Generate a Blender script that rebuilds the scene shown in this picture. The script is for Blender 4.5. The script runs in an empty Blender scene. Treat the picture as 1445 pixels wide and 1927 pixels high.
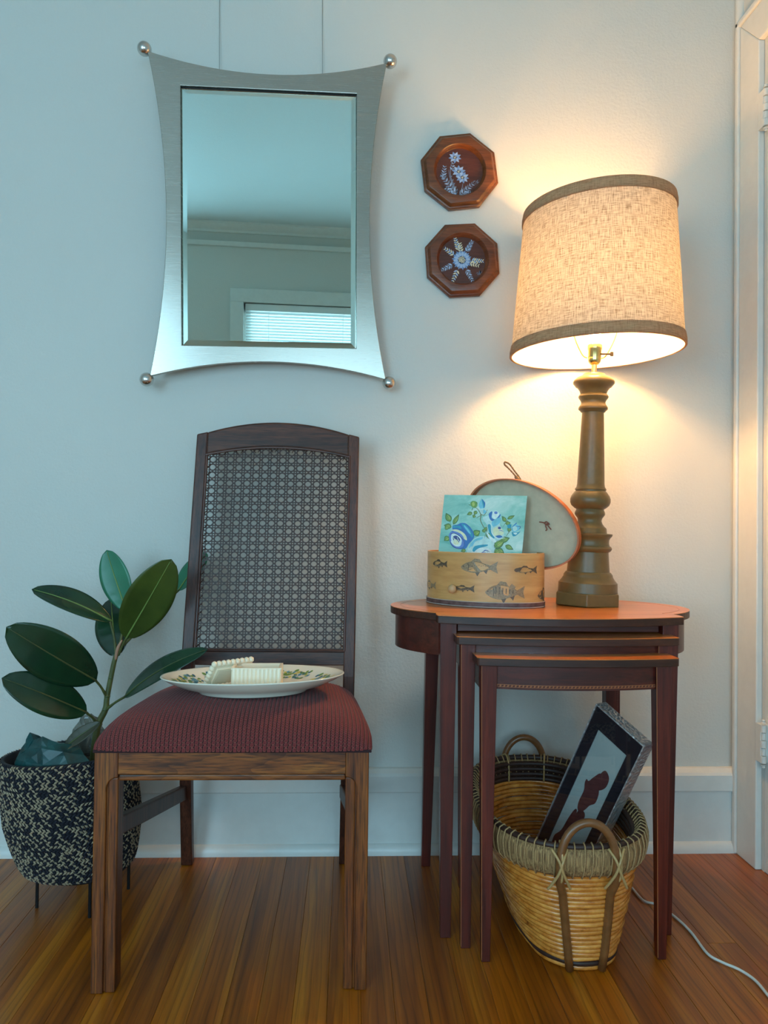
import bpy, bmesh, math, random
from math import sin, cos, pi, sqrt, radians
from mathutils import Vector, Matrix
random.seed(7)
sc = bpy.context.scene
col = sc.collection
V = Vector

# ---------------------------------------------------------------- camera
CAM = V((0, 0, .817))
YAW, PITCH, ROLL = radians(2.6), radians(.95), radians(.7)
fw = V((sin(YAW)*cos(PITCH), cos(YAW)*cos(PITCH), sin(PITCH)))
r0 = V((cos(YAW), -sin(YAW), 0)); u0 = r0.cross(fw)
rt = r0*cos(ROLL) + u0*sin(ROLL); up = -r0*sin(ROLL) + u0*cos(ROLL)
cd = bpy.data.cameras.new('camera'); cam = bpy.data.objects.new('camera', cd); col.objects.link(cam)
cd.sensor_fit = 'VERTICAL'; cd.sensor_height = 36; cd.lens = 1447*36/1927
cd.clip_start = .02
cam.matrix_world = Matrix(((rt.x, up.x, -fw.x, CAM.x), (rt.y, up.y, -fw.y, CAM.y), (rt.z, up.z, -fw.z, CAM.z), (0, 0, 0, 1)))
sc.camera = cam
# ---------------------------------------------------------------- world, daylight, exposure
wd = bpy.data.worlds.new('sky'); sc.world = wd; wd.use_nodes = True
wd.node_tree.nodes['Background'].inputs[0].default_value = (.45, .68, .95, 1)
wd.node_tree.nodes['Background'].inputs[1].default_value = 1.0
vs = sc.view_settings
vs.view_transform = 'Standard'; vs.look = 'None'; vs.gamma = 1; vs.use_curve_mapping = False; vs.exposure = .12
def area(name, loc, direction, sx, sy, power, color):
    l = bpy.data.lights.new(name, 'AREA'); l.shape = 'RECTANGLE'; l.size = sx; l.size_y = sy
    l.energy = power; l.color = color
    o = bpy.data.objects.new(name, l); col.objects.link(o); o.location = loc
    o.rotation_euler = V(direction).to_track_quat('-Z', 'Y').to_euler()
    return o
# daylight standing just outside the two window openings of the room
area('daylight_front_window', (.22, -1.74, 1.24), (0, 1, 0), 1.4, 1.56, 42, (.43, .79, 1.0))
area('daylight_left_window', (-1.535, -1.74, 1.24), (0, 1, 0), 1.15, 1.62, 60, (.40, .77, 1.0))
BULB_POWER = 70.0
BULB_COLOR = (1.0, .52, .17)

# ---------------------------------------------------------------- helpers
def S(r, g, b, a=1):
    f = lambda c: (c/255/12.92) if c/255 <= .04045 else ((c/255+.055)/1.055)**2.4
    return (f(r), f(g), f(b), a)
def nd(nt, kind, **ins):
    n = nt.nodes.new(kind)
    for k, v in ins.items():
        k = k.replace('_', ' ')
        if k in n.inputs: n.inputs[k].default_value = v
        else: setattr(n, k.replace(' ', '_'), v)
    return n
def lk(nt, a, b): nt.links.new(a, b)
def base(name, rough=.5, metal=0., spec=.5):
    m = bpy.data.materials.new(name); m.use_nodes = True
    b = m.node_tree.nodes['Principled BSDF']
    b.inputs['Roughness'].default_value = rough; b.inputs['Metallic'].default_value = metal
    b.inputs['Specular IOR Level'].default_value = spec
    return m, m.node_tree, b
def coords(nt, scale=(1, 1, 1), rnd=0., uv=False):
    tc = nt.nodes.new('ShaderNodeTexCoord'); mp = nt.nodes.new('ShaderNodeMapping')
    mp.inputs['Scale'].default_value = scale
    src = tc.outputs['UV' if uv else 'Object']
    if rnd:
        oi = nt.nodes.new('ShaderNodeObjectInfo'); ml = nd(nt, 'ShaderNodeMath', operation='MULTIPLY'); ml.inputs[1].default_value = rnd
        ad = nd(nt, 'ShaderNodeVectorMath', operation='ADD')
        lk(nt, oi.outputs['Random'], ml.inputs[0]); lk(nt, src, ad.inputs[0]); lk(nt, ml.outputs[0], ad.inputs[1]); src = ad.outputs[0]
    lk(nt, src, mp.inputs['Vector']); return mp.outputs[0]
def noise(nt, vec, scale, detail=3, rough=.55, dist=0.):
    n = nd(nt, 'ShaderNodeTexNoise', Scale=scale, Detail=detail, Roughness=rough, Distortion=dist); lk(nt, vec, n.inputs['Vector']); return n.outputs['Fac']
def ramp(nt, fac, stops):
    r = nt.nodes.new('ShaderNodeValToRGB'); e = r.color_ramp.elements
    while len(e) < len(stops): e.new(.5)
    for x, (p, c) in zip(e, stops): x.position = p; x.color = c
    lk(nt, fac, r.inputs[0]); return r.outputs[0]
def mix(nt, a, b, fac, mode='MIX'):
    m = nt.nodes.new('ShaderNodeMix'); m.data_type = 'RGBA'; m.blend_type = mode
    for s, v in ((m.inputs[6], a), (m.inputs[7], b), (m.inputs[0], fac)):
        if isinstance(v, (tuple, float, int)): s.default_value = v
        else: lk(nt, v, s)
    return m.outputs[2]
def bump(nt, b, h, strength, dist=.001):
    n = nd(nt, 'ShaderNodeBump', Strength=strength, Distance=dist); lk(nt, h, n.inputs['Height']); lk(nt, n.outputs[0], b.inputs['Normal'])
def plain(name, c, rough=.5, metal=0., spec=.5, vary=.08, scale=30, bmp=0., bscale=200, coat=0., trans=0.):
    m, nt, b = base(name, rough, metal, spec)
    v = coords(nt); n = noise(nt, v, scale, 4)
    d = tuple(x*(1-vary) for x in c[:3])+(1,); l = tuple(min(1, x*(1+vary)) for x in c[:3])+(1,)
    lk(nt, ramp(nt, n, [(.3, d), (.7, l)]), b.inputs['Base Color'])
    if bmp: bump(nt, b, noise(nt, v, bscale, 3), bmp)
    b.inputs['Coat Weight'].default_value = coat; b.inputs['Coat Roughness'].default_value = .15
    if trans: b.inputs['Transmission Weight'].default_value = trans
    return m
def wood(name, dark, mid, light, axis='Z', across=34, along=1.6, pore=.45, rough=.4, coat=.0, rnd=13., bmp=.25, rings=0.):
    m, nt, b = base(name, rough)
    sx = [across]*3; sx['XYZ'.index(axis)] = along
    v = coords(nt, tuple(sx), rnd)
    n = noise(nt, v, 1, 5, .6, .6)
    c = ramp(nt, n, [(.25, dark), (.5, mid), (.78, light)])
    fx = [across*7]*3; fx['XYZ'.index(axis)] = along*5
    p = noise(nt, coords(nt, tuple(fx), rnd), 1, 3, .6)
    pr = ramp(nt, p, [(.36, (1-pore, 1-pore, 1-pore, 1)), (.55, (1, 1, 1, 1))])
    c = mix(nt, c, pr, 1.0, 'MULTIPLY')
    if rings:
        rx = [14.]*3; rx['XYZ'.index(axis)] = 1.3
        w = nd(nt, 'ShaderNodeTexWave', Scale=1.6, Distortion=9., Detail=3., wave_profile='SAW'); w.inputs['Detail Scale'].default_value = .8
        lk(nt, coords(nt, tuple(rx), rnd), w.inputs['Vector'])
        c = mix(nt, c, ramp(nt, w.outputs['Fac'], [(.0, (1, 1, 1, 1)), (.72, (.93, .9, .86, 1)), (1., (1-rings, 1-rings*1.08, 1-rings*1.15, 1))]), 1.0, 'MULTIPLY')
    lk(nt, c, b.inputs['Base Color'])
    bump(nt, b, p, bmp, .0006)
    b.inputs['Coat Weight'].default_value = coat; b.inputs['Coat Roughness'].default_value = .2
    return m

def finish(name, me, mt, parent=None, smooth=False, bevel=0., kind=None, sol=0., seg=2):
    o = bpy.data.objects.new(name, me); col.objects.link(o)
    if mt is not None and not me.materials:
        for q in (mt if isinstance(mt, (list, tuple)) else [mt]): me.materials.append(q)
    if smooth:
        me.polygons.foreach_set('use_smooth', [True]*len(me.polygons))
        if smooth != 'all':
            try: me.set_sharp_from_angle(angle=radians(40))
            except Exception: pass
    if sol:
        md = o.modifiers.new('solid', 'SOLIDIFY'); md.thickness = sol; md.offset = 0
    if bevel:
        md = o.modifiers.new('bevel', 'BEVEL'); md.width = bevel; md.segments = seg; md.limit_method = 'ANGLE'; md.angle_limit = radians(35)
    if parent is not None:
        o.parent = parent
        w = PW.get(parent.name)
        if w is not None: o.matrix_parent_inverse = w
    if kind: o['kind'] = kind
    return o
PW = {}      # inverse rest matrices of the parents, so that parts can be given in room coordinates
class G:
    def __init__(s): s.v = []; s.f = []; s.m = []; s.uv = {}
    def add(s, vs, fs, mi=0):
        k = len(s.v); s.v += [tuple(x) for x in vs]; s.f += [tuple(i+k for i in f) for f in fs]; s.m += [mi]*len(fs); return s
    def hexa(s, p, mi=0):
        return s.add(p, [(3, 2, 1, 0), (4, 5, 6, 7), (0, 1, 5, 4), (1, 2, 6, 5), (2, 3, 7, 6), (3, 0, 4, 7)], mi)
    def box(s, x0, x1, y0, y1, z0, z1, mi=0):
        return s.hexa([(x0, y0, z0), (x1, y0, z0), (x1, y1, z0), (x0, y1, z0), (x0, y0, z1), (x1, y0, z1), (x1, y1, z1), (x0, y1, z1)], mi)
    def loft(s, rings, close=True, caps=True, mi=0):
        n = len(rings[0]); vs = [p for r in rings for p in r]; fs = []
        for i in range(len(rings)-1):
            for j in range(n if close else n-1):
                a, b = i*n+j, i*n+(j+1) % n; fs.append((a, b, b+n, a+n))
        if caps and close:
            fs.append(tuple(range(n))[::-1]); fs.append(tuple(range((len(rings)-1)*n, len(rings)*n)))
        return s.add(vs, fs, mi)
    def tube(s, pts, r, n=8, closed=False, flat=1., mi=0, upv=None):
        pts = [V(p) for p in pts]; N = len(pts); rr = r if isinstance(r, (list, tuple)) else [r]*N
        T = []
        for i in range(N):
            a = pts[(i-1) % N] if (closed or i > 0) else pts[i]; b = pts[(i+1) % N] if (closed or i < N-1) else pts[i]
            d = b-a; T.append(d.normalized() if d.length > 1e-9 else V((0, 0, 1)))
        h = V(upv) if upv else (V((0, 0, 1)) if abs(T[0].z) < .9 else V((1, 0, 0)))
        nrm = (h-T[0]*h.dot(T[0])).normalized(); rings = []
        for i in range(N):
            if upv: nrm = V(upv)
            nrm = (nrm-T[i]*nrm.dot(T[i]))
            nrm = nrm.normalized() if nrm.length > 1e-6 else T[i].orthogonal().normalized()
            bi = T[i].cross(nrm)
            rings.append([pts[i]+(nrm*cos(2*pi*k/n)*flat+bi*sin(2*pi*k/n))*rr[i] for k in range(n)])
        if closed: rings.append(rings[0]); return s.loft(rings, True, False, mi)
        return s.loft(rings, True, True, mi)
    def lathe(s, prof, c=(0, 0, 0), n=40, mi=0):
        rings = [[(c[0]+max(r, 1e-5)*cos(2*pi*k/n), c[1]+max(r, 1e-5)*sin(2*pi*k/n), c[2]+z) for k in range(n)] for r, z in prof]
        return s.loft(rings, True, True, mi)
    def prism(s, poly, off, mi=0):
        off = V(off); a = [V(p) for p in poly]; n = len(a)
        return s.add(a+[p+off for p in a], [tuple(range(n))[::-1], tuple(range(n, 2*n))]+[(i, (i+1) % n, (i+1) % n+n, i+n) for i in range(n)], mi)
    def grid(s, fn, nu, nv, mi=0, uv=True):
        k = len(s.v); vs = []; fs = []
        for j in range(nv+1):
            for i in range(nu+1):
                vs.append(fn(i/nu, j/nv))
                if uv: s.uv[k+len(vs)-1] = (i/nu, j/nv)
        for j in range(nv):
            for i in range(nu):
                a = j*(nu+1)+i; fs.append((a, a+1, a+nu+2, a+nu+1))
        return s.add(vs, fs, mi)
    def mesh(s, name, recalc=True):
        me = bpy.data.meshes.new(name); me.from_pydata(s.v, [], s.f)
        if any(s.m): me.polygons.foreach_set('material_index', s.m)
        if s.uv:
            L = me.uv_layers.new(name='UVMap')
            for lp in me.loops: L.data[lp.index].uv = s.uv.get(lp.vertex_index, (0, 0))
        if recalc:
            b = bmesh.new(); b.from_mesh(me); bmesh.ops.recalc_face_normals(b, faces=b.faces); b.to_mesh(me); b.free()
        me.update(); return me
    def build(s, name, mt, parent=None, smooth=False, bevel=0., kind=None, sol=0., seg=2, recalc=True):
        return finish(name, s.mesh(name, recalc), mt, parent, smooth, bevel, kind, sol, seg)
def tag(o, label, cat, group=None):
    o['label'] = label; o['category'] = cat
    if group: o['group'] = group
    return o
def thing(name, label, cat, loc=(0, 0, 0), group=None):
    o = bpy.data.objects.new(name, None); o.empty_display_size = .05; col.objects.link(o); o.location = loc
    PW[o.name] = Matrix.Translation(-V(loc)); return tag(o, label, cat, group)
def struct(o, label=None):
    o['kind'] = 'structure'
    if label: o['label'] = label
    return o
def lerp(a, b, t): return a+(b-a)*t
def spline(pts, n=8, closed=False):
    P = [V(p) for p in pts]; N = len(P); out = []
    for i in range(N if closed else N-1):
        g = (lambda k: P[k % N]) if closed else (lambda k: P[min(max(k, 0), N-1)])
        a, b, c, d = g(i-1), g(i), g(i+1), g(i+2)
        for k in range(n):
            t = k/n; out.append(.5*((2*b)+(c-a)*t+(2*a-5*b+4*c-d)*t*t+(3*b-a-3*c+d)*t**3))
    if not closed: out.append(P[-1].copy())
    return out
# ---------------------------------------------------------------- the room
WALLY, RX, LX, FY, CZ = 1.94, 1.0, -2.2, -1.6, 2.50
def wall_paint(name, c):
    m, nt, b = base(name, .55, 0, .35)
    v = coords(nt)
    lk(nt, ramp(nt, noise(nt, v, 2.2, 4), [(.3, tuple(x*.97 for x in c[:3])+(1,)), (.7, c)]), b.inputs['Base Color'])
    h = nd(nt, 'ShaderNodeMath', operation='ADD'); lk(nt, noise(nt, v, 150, 3, .6), h.inputs[0]); lk(nt, noise(nt, v, 42, 3), h.inputs[1])
    bump(nt, b, h.outputs[0], .42, .0022); return m
M_WALL = wall_paint('cream_wall_paint', S(214, 212, 204))
M_CEIL = wall_paint('white_ceiling_paint', S(212, 218, 216))
M_TRIM = plain('white_gloss_trim_paint', S(222, 222, 216), .32, vary=.03, bmp=.12, bscale=60)
M_TRIM2 = plain('cream_gloss_door_paint', S(222, 220, 212), .30, vary=.03, bmp=.10, bscale=60)
def plank_wood():
    m = wood('honey_oak_floor', S(132, 62, 2), S(190, 103, 9), S(222, 141, 34), 'Y', 20, .8, .25, .36, .12, 37., .2, rings=.36)
    nt = m.node_tree; b = nt.nodes['Principled BSDF']
    src = b.inputs['Base Color'].links[0].from_socket
    oi = nt.nodes.new('ShaderNodeObjectInfo')
    lk(nt, mix(nt, src, ramp(nt, oi.outputs['Random'], [(0, (.60, .50, .40, 1)), (.35, (.84, .80, .74, 1)), (.7, (1, 1, 1, 1)), (1, (.80, .70, .56, 1))]), 1.0, 'MULTIPLY'), b.inputs['Base Color'])
    return m
M_FLOOR = plank_wood()
M_GAP = plain('dark_floor_gap', S(58, 30, 8), .8)
# floor: a dark slab below, oak strips laid on it
fl = struct(G().box(LX-.1, RX+.1, FY-.1, WALLY+.05, -.06, -.0085).build('floor', M_GAP), 'honey coloured oak strip floor')
PWD = .0572
def plank_mesh(length):
    return G().box(-PWD/2+.00018, PWD/2-.00018, 0, length, -.009, 0).mesh('plank')
pm = {}
x = LX; i = 0
while x < RX+.03:
    ys = [FY, random.uniform(-.9, .3), random.uniform(.5, 1.15), WALLY]
    if i in (46, 51): ys.insert(3, random.uniform(1.42, 1.72))
    for a, b_ in zip(ys, ys[1:]):
        L = round(b_-a, 1) or .1
        me = plank_mesh(b_-a-.0006)
        o = finish('plank', me, M_FLOOR, fl, bevel=.0005, seg=1); o.location = (x+PWD/2, a, 0)
    x += PWD; i += 1
def wall(name, poly, off, m=M_WALL): return struct(G().prism(poly, off).build(name, m))
struct(G().box(LX-.1, RX+.12, WALLY, WALLY+.1, 0, CZ).build('wall_back', M_WALL), 'cream painted plaster wall')
struct(G().box(LX-.1, RX+.12, FY-.1, WALLY+.1, CZ, CZ+.08).build('ceiling', M_CEIL))
def holed(name, axis, at, th, a0, a1, h0, h1, b0, b1, m):
    g = G()
    def bx(p0, p1, q0, q1):
        if axis == 'x': g.box(at, at+th, p0, p1, q0, q1)
        else: g.box(p0, p1, at, at+th, q0, q1)
    bx(b0, a0, 0, CZ); bx(a1, b1, 0, CZ); bx(a0, a1, 0, h0); bx(a0, a1, h1, CZ)
    return struct(g.build(name, m))
W1 = (-.46, .90, .48, 1.985)      # opening of the window behind the camera: x0 x1 z0 z1
W2 = (-2.08, -.99, .44, 2.02)     # opening of the second window in the same wall, to the left
g = G(); X0, X1 = LX-.1, RX+.12
for x0, x1, z0, z1 in ((X0, W2[0], 0, CZ), (W2[1], W1[0], 0, CZ), (W1[1], X1, 0, CZ), (W2[0], W2[1], 0, W2[2]), (W2[0], W2[1], W2[3], CZ), (W1[0], W1[1], 0, W1[2]), (W1[0], W1[1], W1[3], CZ)): g.box(x0, x1, FY-.1, FY, z0, z1)
struct(g.build('wall_front', M_WALL))
struct(G().box(LX-.1, LX, FY-.1, WALLY+.1, 0, CZ).build('wall_left', M_WALL))
DY0, DY1, DZ = .98, 1.803, 2.02
holed('wall_right', 'x', RX, .1, DY0, DY1, 0, DZ, FY-.1, WALLY+.1, M_WALL)
# crown and picture rail (seen in the mirror)
cr = G()
cr.hexa([(LX, FY, 2.35), (RX, FY, 2.35), (RX, FY+.018, 2.35), (LX, FY+.018, 2.35), (LX, FY, 2.375), (RX, FY, 2.375), (RX, FY+.03, 2.38), (LX, FY+.03, 2.38)])
cr = struct(cr.build('trim_1', M_TRIM, bevel=.003), 'white picture rail')
cw = G(); prof = [(0, 2.5), (.06, 2.5), (.058, 2.488), (.035, 2.47), (.014, 2.455), (.012, 2.44), (0, 2.44)]
cw.loft([[(x_, FY+d, z) for d, z in prof] for x_ in (LX, RX)])
struct(cw.build('trim_2', M_TRIM), 'white crown moulding')
# baseboard along the back wall
bb = thing('baseboard_back', 'x', 'x'); del bb['label'], bb['category']; struct(bb, 'white painted baseboard with moulded cap')
G().box(LX, RX-.005, 1.922, WALLY, 0, .1525).build('board', M_TRIM, bb, bevel=.002)
cp = G(); prof = [(1.94, .1515), (1.9155, .1515), (1.914, .155), (1.914, .193), (1.918, .199), (1.930, .2075), (1.94, .209)]
cp.loft([[(x_, y, z) for y, z in prof] for x_ in (LX, RX-.005)]); cp.build('cap', M_TRIM, bb, bevel=.0015)
sh = G(); prof = [(1.924, 0)]+[(1.924-.016*cos(a), .026*sin(a)) for a in [k*pi/2/6 for k in range(7)]]
sh.loft([[(x_, y, z) for y, z in prof] for x_ in (LX, RX-.002)]); sh.build('shoe_moulding', M_TRIM, bb, smooth=True)
# door casing on the right wall
tr = thing('trim_3', 'x', 'x'); del tr['label'], tr['category']; struct(tr, 'cream painted door casing')
G().tube([(RX-.002, 1.929, .205), (RX-.002, 1.929, CZ)], .0135, 10).build('corner_bead', M_TRIM2, tr, smooth=True)
G().hexa([(RX-.016, 1.815, 0), (RX-.016, 1.905, 0), (RX, 1.905, 0), (RX, 1.815, 0), (RX-.016, 1.815, 2.012), (RX-.016, 1.905, 2.102), (RX, 1.905, 2.102), (RX, 1.815, 2.012)]).build('casing_upright', M_TRIM2, tr, bevel=.003)
G().box(RX-.022, RX, 1.905, 1.921, .0, 2.118).build('back_band', M_TRIM2, tr, bevel=.004)
G().hexa([(RX-.016, .96, 2.012), (RX-.016, 1.815, 2.012), (RX, 1.815, 2.012), (RX, .96, 2.012), (RX-.016, .87, 2.102), (RX-.016, 1.905, 2.102), (RX, 1.905, 2.102), (RX, .87, 2.102)]).build('casing_head', M_TRIM2, tr, bevel=.003)
G().box(RX-.022, RX, .87, 1.921, 2.102, 2.118).build('head_band', M_TRIM2, tr, bevel=.004)
G().hexa([(RX-.016, .87, 0), (RX-.016, .96, 0), (RX, .96, 0), (RX, .87, 0), (RX-.016, .87, 2.102), (RX-.016, .96, 2.012), (RX, .96, 2.012), (RX, .87, 2.102)]).build('casing_upright', M_TRIM2, tr, bevel=.003)
G().box(RX+.0, RX+.10, DY1-.02, DY1+.001, 0, DZ).build('jamb', M_TRIM2, tr, bevel=.002)
# door leaf with its hinges
dr = thing('door_1', 'x', 'x'); del dr['label'], dr['category']; struct(dr, 'cream painted panel door with old butt hinges')
G().box(RX+.012, RX+.047, DY0+.004, DY1-.024, .008, DZ-.004).build('leaf', M_TRIM2, dr, bevel=.002)
for (y0, y1, z0, z1) in ((1.07, 1.36, .25, .95), (1.42, 1.70, .25, .95), (1.07, 1.36, 1.08, 1.86), (1.42, 1.70, 1.08, 1.86)):
    g = G()
    for q in ((y0, y1, z0, z0+.02), (y0, y1, z1-.02, z1), (y0, y0+.02, z0, z1), (y1-.02, y1, z0, z1)): g.box(RX+.004, RX+.013, *q)
    g.build('panel_moulding', M_TRIM2, dr, bevel=.003)
for hz in (.308, 1.832):
    h = G().box(RX-.0175, RX+.012, 1.792, 1.8145, hz-.045, hz+.045).build('hinge', M_TRIM2, dr, bevel=.001)
    for k in range(5):
        G().tube([(RX-.011, 1.790, hz-.045+.0182*k), (RX-.011, 1.790, hz-.045+.0182*k+.0165)], .0068 if k % 2 == 0 else .0050, 12).build('knuckle', M_TRIM2, h, smooth=True)
    G().lathe([(0, .006), (.003, .0055), (.0045, .003), (.003, .0005), (.0055, -.001), (.0055, -.003)], (RX-.011, 1.790, hz+.052), 12).build('finial', M_TRIM2, h, smooth=True)
    G().lathe([(0, -.006), (.003, -.0055), (.0045, -.003), (.003, -.0005), (.0055, .001), (.0055, .003)], (RX-.011, 1.790, hz-.052), 12).build('finial', M_TRIM2, h, smooth=True)
# windows
def pane_mat(name, tint=(1, 1, 1, 1), gloss=.06):
    m = bpy.data.materials.new(name); m.use_nodes = True; nt = m.node_tree
    nt.nodes.remove(nt.nodes['Principled BSDF'])
    t = nd(nt, 'ShaderNodeBsdfTransparent', Color=tint); g = nd(nt, 'ShaderNodeBsdfGlossy', Roughness=.02); mx = nt.nodes.new('ShaderNodeMixShader'); mx.inputs[0].default_value = gloss
    lk(nt, t.outputs[0], mx.inputs[1]); lk(nt, g.outputs[0], mx.inputs[2]); lk(nt, mx.outputs[0], nt.nodes['Material Output'].inputs[0]); return m
M_GLASS = pane_mat('window_glass')
def slat_mat():
    m, nt, b = base('white_blind_slat', .4)
    b.inputs['Base Color'].default_value = S(240, 240, 236)
    t = nd(nt, 'ShaderNodeBsdfTranslucent', Color=S(235, 240, 240)); mx = nt.nodes.new('ShaderNodeMixShader'); mx.inputs[0].default_value = .14
    lk(nt, b.outputs[0], mx.inputs[1]); lk(nt, t.outputs[0], mx.inputs[2]); lk(nt, mx.outputs[0], nt.nodes['Material Output'].inputs[0]); return m
M_SLAT = slat_mat()
def frame_bars(win, name, axis, at, th, a0, a1, z0, z1, w, m=M_TRIM, inside=False):
    def bx(nm, p0, p1, q0, q1):
        g = G(); g.box(at, at+th, p0, p1, q0, q1) if axis == 'x' else g.box(p0, p1, at, at+th, q0, q1)
        g.build(nm, m, win, bevel=.003)
    s = -1 if inside else 1
    bx(name, a0-w*s if s > 0 else a0, a0 if s > 0 else a0+w, z0, z1); bx(name, a1 if s > 0 else a1-w, a1+w if s > 0 else a1, z0, z1)
    bx(name, a0-w*(s > 0), a1+w*(s > 0), z1 if s > 0 else z1-w, z1+w if s > 0 else z1); bx(name, a0-w*(s > 0), a1+w*(s > 0), z0-w if s > 0 else z0, z0 if s > 0 else z0+w)
w1 = thing('window_1', 'x', 'x'); del w1['label'], w1['category']; struct(w1, 'white framed window with horizontal blinds')
frame_bars(w1, 'casing', 'y', FY, .02, W1[0], W1[1], W1[2], W1[3], .09)
frame_bars(w1, 'sash', 'y', FY-.085, .035, W1[0], W1[1], W1[2], W1[3], .045, inside=True)
G().box(W1[0]+.045, W1[1]-.045, FY-.07, FY-.067, W1[2]+.045, W1[3]-.045).build('pane', M_GLASS, w1)
G().box(W1[0]+.045, W1[1]-.045, FY-.082, FY-.055, 1.24, 1.28).build('meeting_rail', M_TRIM, w1, bevel=.003)
G().box(W1[0]+.010, W1[1]-.010, FY-.045, FY-.005, W1[3]-.05, W1[3]-.006).build('head_rail', M_SLAT, w1, bevel=.003)
sm = G(); sm.grid(lambda u, v: (lerp(W1[0]+.012, W1[1]-.012, u), (v-.5)*.025, .0022*(1-(2*v-1)**2)), 1, 6, uv=False); sm = sm.mesh('slat', False)
for k in range(19):
    o = finish('slat', sm, M_SLAT, w1, smooth='all', sol=0.0); o.location = (0, FY-.026, W1[3]-.062-.0200*k); o.rotation_euler = (radians(-58), 0, 0)
for xx in (W1[0]+.17, .22, W1[1]-.17):
    G().tube([(xx, FY-.014, W1[3]-.45), (xx, FY-.014, W1[3]-.05)], .0012, 5).build('ladder_cord', M_SLAT, w1)
G().box(W1[0]+.012, W1[1]-.012, FY-.040, FY-.014, W1[3]-.468, W1[3]-.452).build('bottom_rail', M_SLAT, w1, bevel=.003)
G().tube([(W1[1]-.3, FY-.004, 1.35), (W1[1]-.3, FY-.004, W1[3]-.05)], .004, 6).build('tilt_wand', M_SLAT, w1)
w2 = thing('window_2', 'x', 'x'); del w2['label'], w2['category']; struct(w2, 'white framed window left of the blinds')
frame_bars(w2, 'casing', 'y', FY, .02, W2[0], W2[1], W2[2], W2[3], .09)
frame_bars(w2, 'sash', 'y', FY-.085, .035, W2[0], W2[1], W2[2], W2[3], .045, inside=True)
G().box(W2[0]+.045, W2[1]-.045, FY-.082, FY-.055, 1.24, 1.28).build('meeting_rail', M_TRIM, w2, bevel=.003)
G().box(W2[0]+.045, W2[1]-.045, FY-.07, FY-.067, W2[2]+.045, W2[3]-.045).build('pane', M_GLASS, w2)

# ---------------------------------------------------------------- dining chair
M_OAK_X = wood('brown_oak_along_x', S(66, 28, 6), S(142, 76, 26), S(182, 112, 44), 'X', 46, 5, .6, .45, .0, rings=.45)
M_OAK_Z = wood('brown_oak_along_z', S(58, 24, 5), S(128, 64, 20), S(168, 98, 36), 'Z', 46, 3, .6, .45, .0, rings=.3)
M_WAL_X = wood('dark_walnut_along_x', S(40, 18, 10), S(84, 42, 25), S(116, 64, 40), 'X', 60, 5, .6, .45, .0)
M_WAL_Z = wood('dark_walnut_along_z', S(40, 17, 10), S(80, 38, 23), S(108, 58, 36), 'Z', 60, 3, .5, .45, .0)
M_CANE = plain('dark_stained_cane', S(60, 32, 20), .5, vary=.35, scale=160)
ch = thing('dining_chair', 'brown oak dining chair with caned back and burgundy woven seat', 'chair', (-.19, 1.6, 0))
FYC = 1.362
def front_leg(x0, s):
    arc = [(x0+s*(.041-.020*cos(a)), .352+.020*sin(a)) for a in [k*pi/2/6 for k in range(7)]]
    poly = [(x0, 0), (x0+s*.021, 0)]+arc+[(x0+s*.041, .420), (x0, .420)]
    g = G().prism([(px, FYC, pz) for px, pz in poly], (0, .040, 0)); q0, q1 = sorted((x0+s*.019, x0+s*.0405)); g.box(q0, q1, FYC+.006, FYC+.0395, .0005, .372); lg = g.build('leg', M_OAK_Z, ch, bevel=.002)
    a, b = sorted((x0+s*.0235, x0+s*.041))
    G().box(a, b, FYC+.003, FYC+.040, 0, .371).build('bead', M_OAK_Z, lg, bevel=.0025)
front_leg(-.436, 1); front_leg(.0407, -1)
fr = G().box(-.395, -.0003, FYC+.0004, FYC+.024, .3775, .420).build('front_rail', M_OAK_X, ch, bevel=.001)
G().box(-.395, -.0003, FYC+.003, FYC+.024, .3655, .3765).build('bead', M_OAK_X, fr, bevel=.003)
for s in (-1, 1):
    cx = -.19
    def sd(xo): return cx+s*xo
    xs = sorted((sd(.222), sd(.204))); xe = sorted((sd(.186), sd(.168)))
    G().hexa([(xs[0], FYC+.036, .372), (xs[1], FYC+.036, .372), (xe[1], 1.775, .372), (xe[0], 1.775, .372), (xs[0], FYC+.036, .42), (xs[1], FYC+.036, .42), (xe[1], 1.775, .42), (xe[0], 1.775, .42)]).build('side_rail', M_WAL_X, ch)
    xs = sorted((sd(.226), sd(.207))); xe = sorted((sd(.194), sd(.176)))
    G().hexa([(xs[0], FYC+.038, .258), (xs[1], FYC+.038, .258), (xe[1], 1.83, .170), (xe[0], 1.83, .170), (xs[0], FYC+.038, .292), (xs[1], FYC+.038, .292), (xe[1], 1.83, .203), (xe[0], 1.83, .203)]).build('stretcher', M_WAL_Z, ch, bevel=.003)
def yb(z): return 1.757+(z-.45)*.13        # front plane of the reclined back
def post(s):
    rings = []
    for z, yf, dp in ((0, 1.862, .024), (.20, 1.808, .030), (.42, 1.758, .036), (.47, yb(.47), .036), (.75, yb(.75), .030), (1.029, yb(1.029), .026)):
        t = z/1.03; xo = (lerp(-.389, -.3615, t), lerp(-.362, -.3355, t)) if s < 0 else (lerp(-.0135, -.0035, t), lerp(.0135, .0222, t))
        tz = .003 if z > 1 else 0
        a, b = (z-tz, z+tz) if s < 0 else (z+tz, z-tz)
        rings.append([(xo[0], yf, a), (xo[1], yf, b), (xo[1], yf+dp, b), (xo[0], yf+dp, a)])
    return G().loft(rings).build('back_post', M_WAL_Z, ch, bevel=.003)
post(-1); post(1)
XL = lambda z: lerp(-.3465, -.3365, (z-.52)/.46); XR = lambda z: lerp(-.0065, .0, (z-.52)/.46)
def arch(x, z_end, z_mid, x0=-.338, x1=-.0015):
    t = (x-(x0+x1)/2)/((x1-x0)/2); return z_mid-(z_mid-z_end)*t*t
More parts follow.
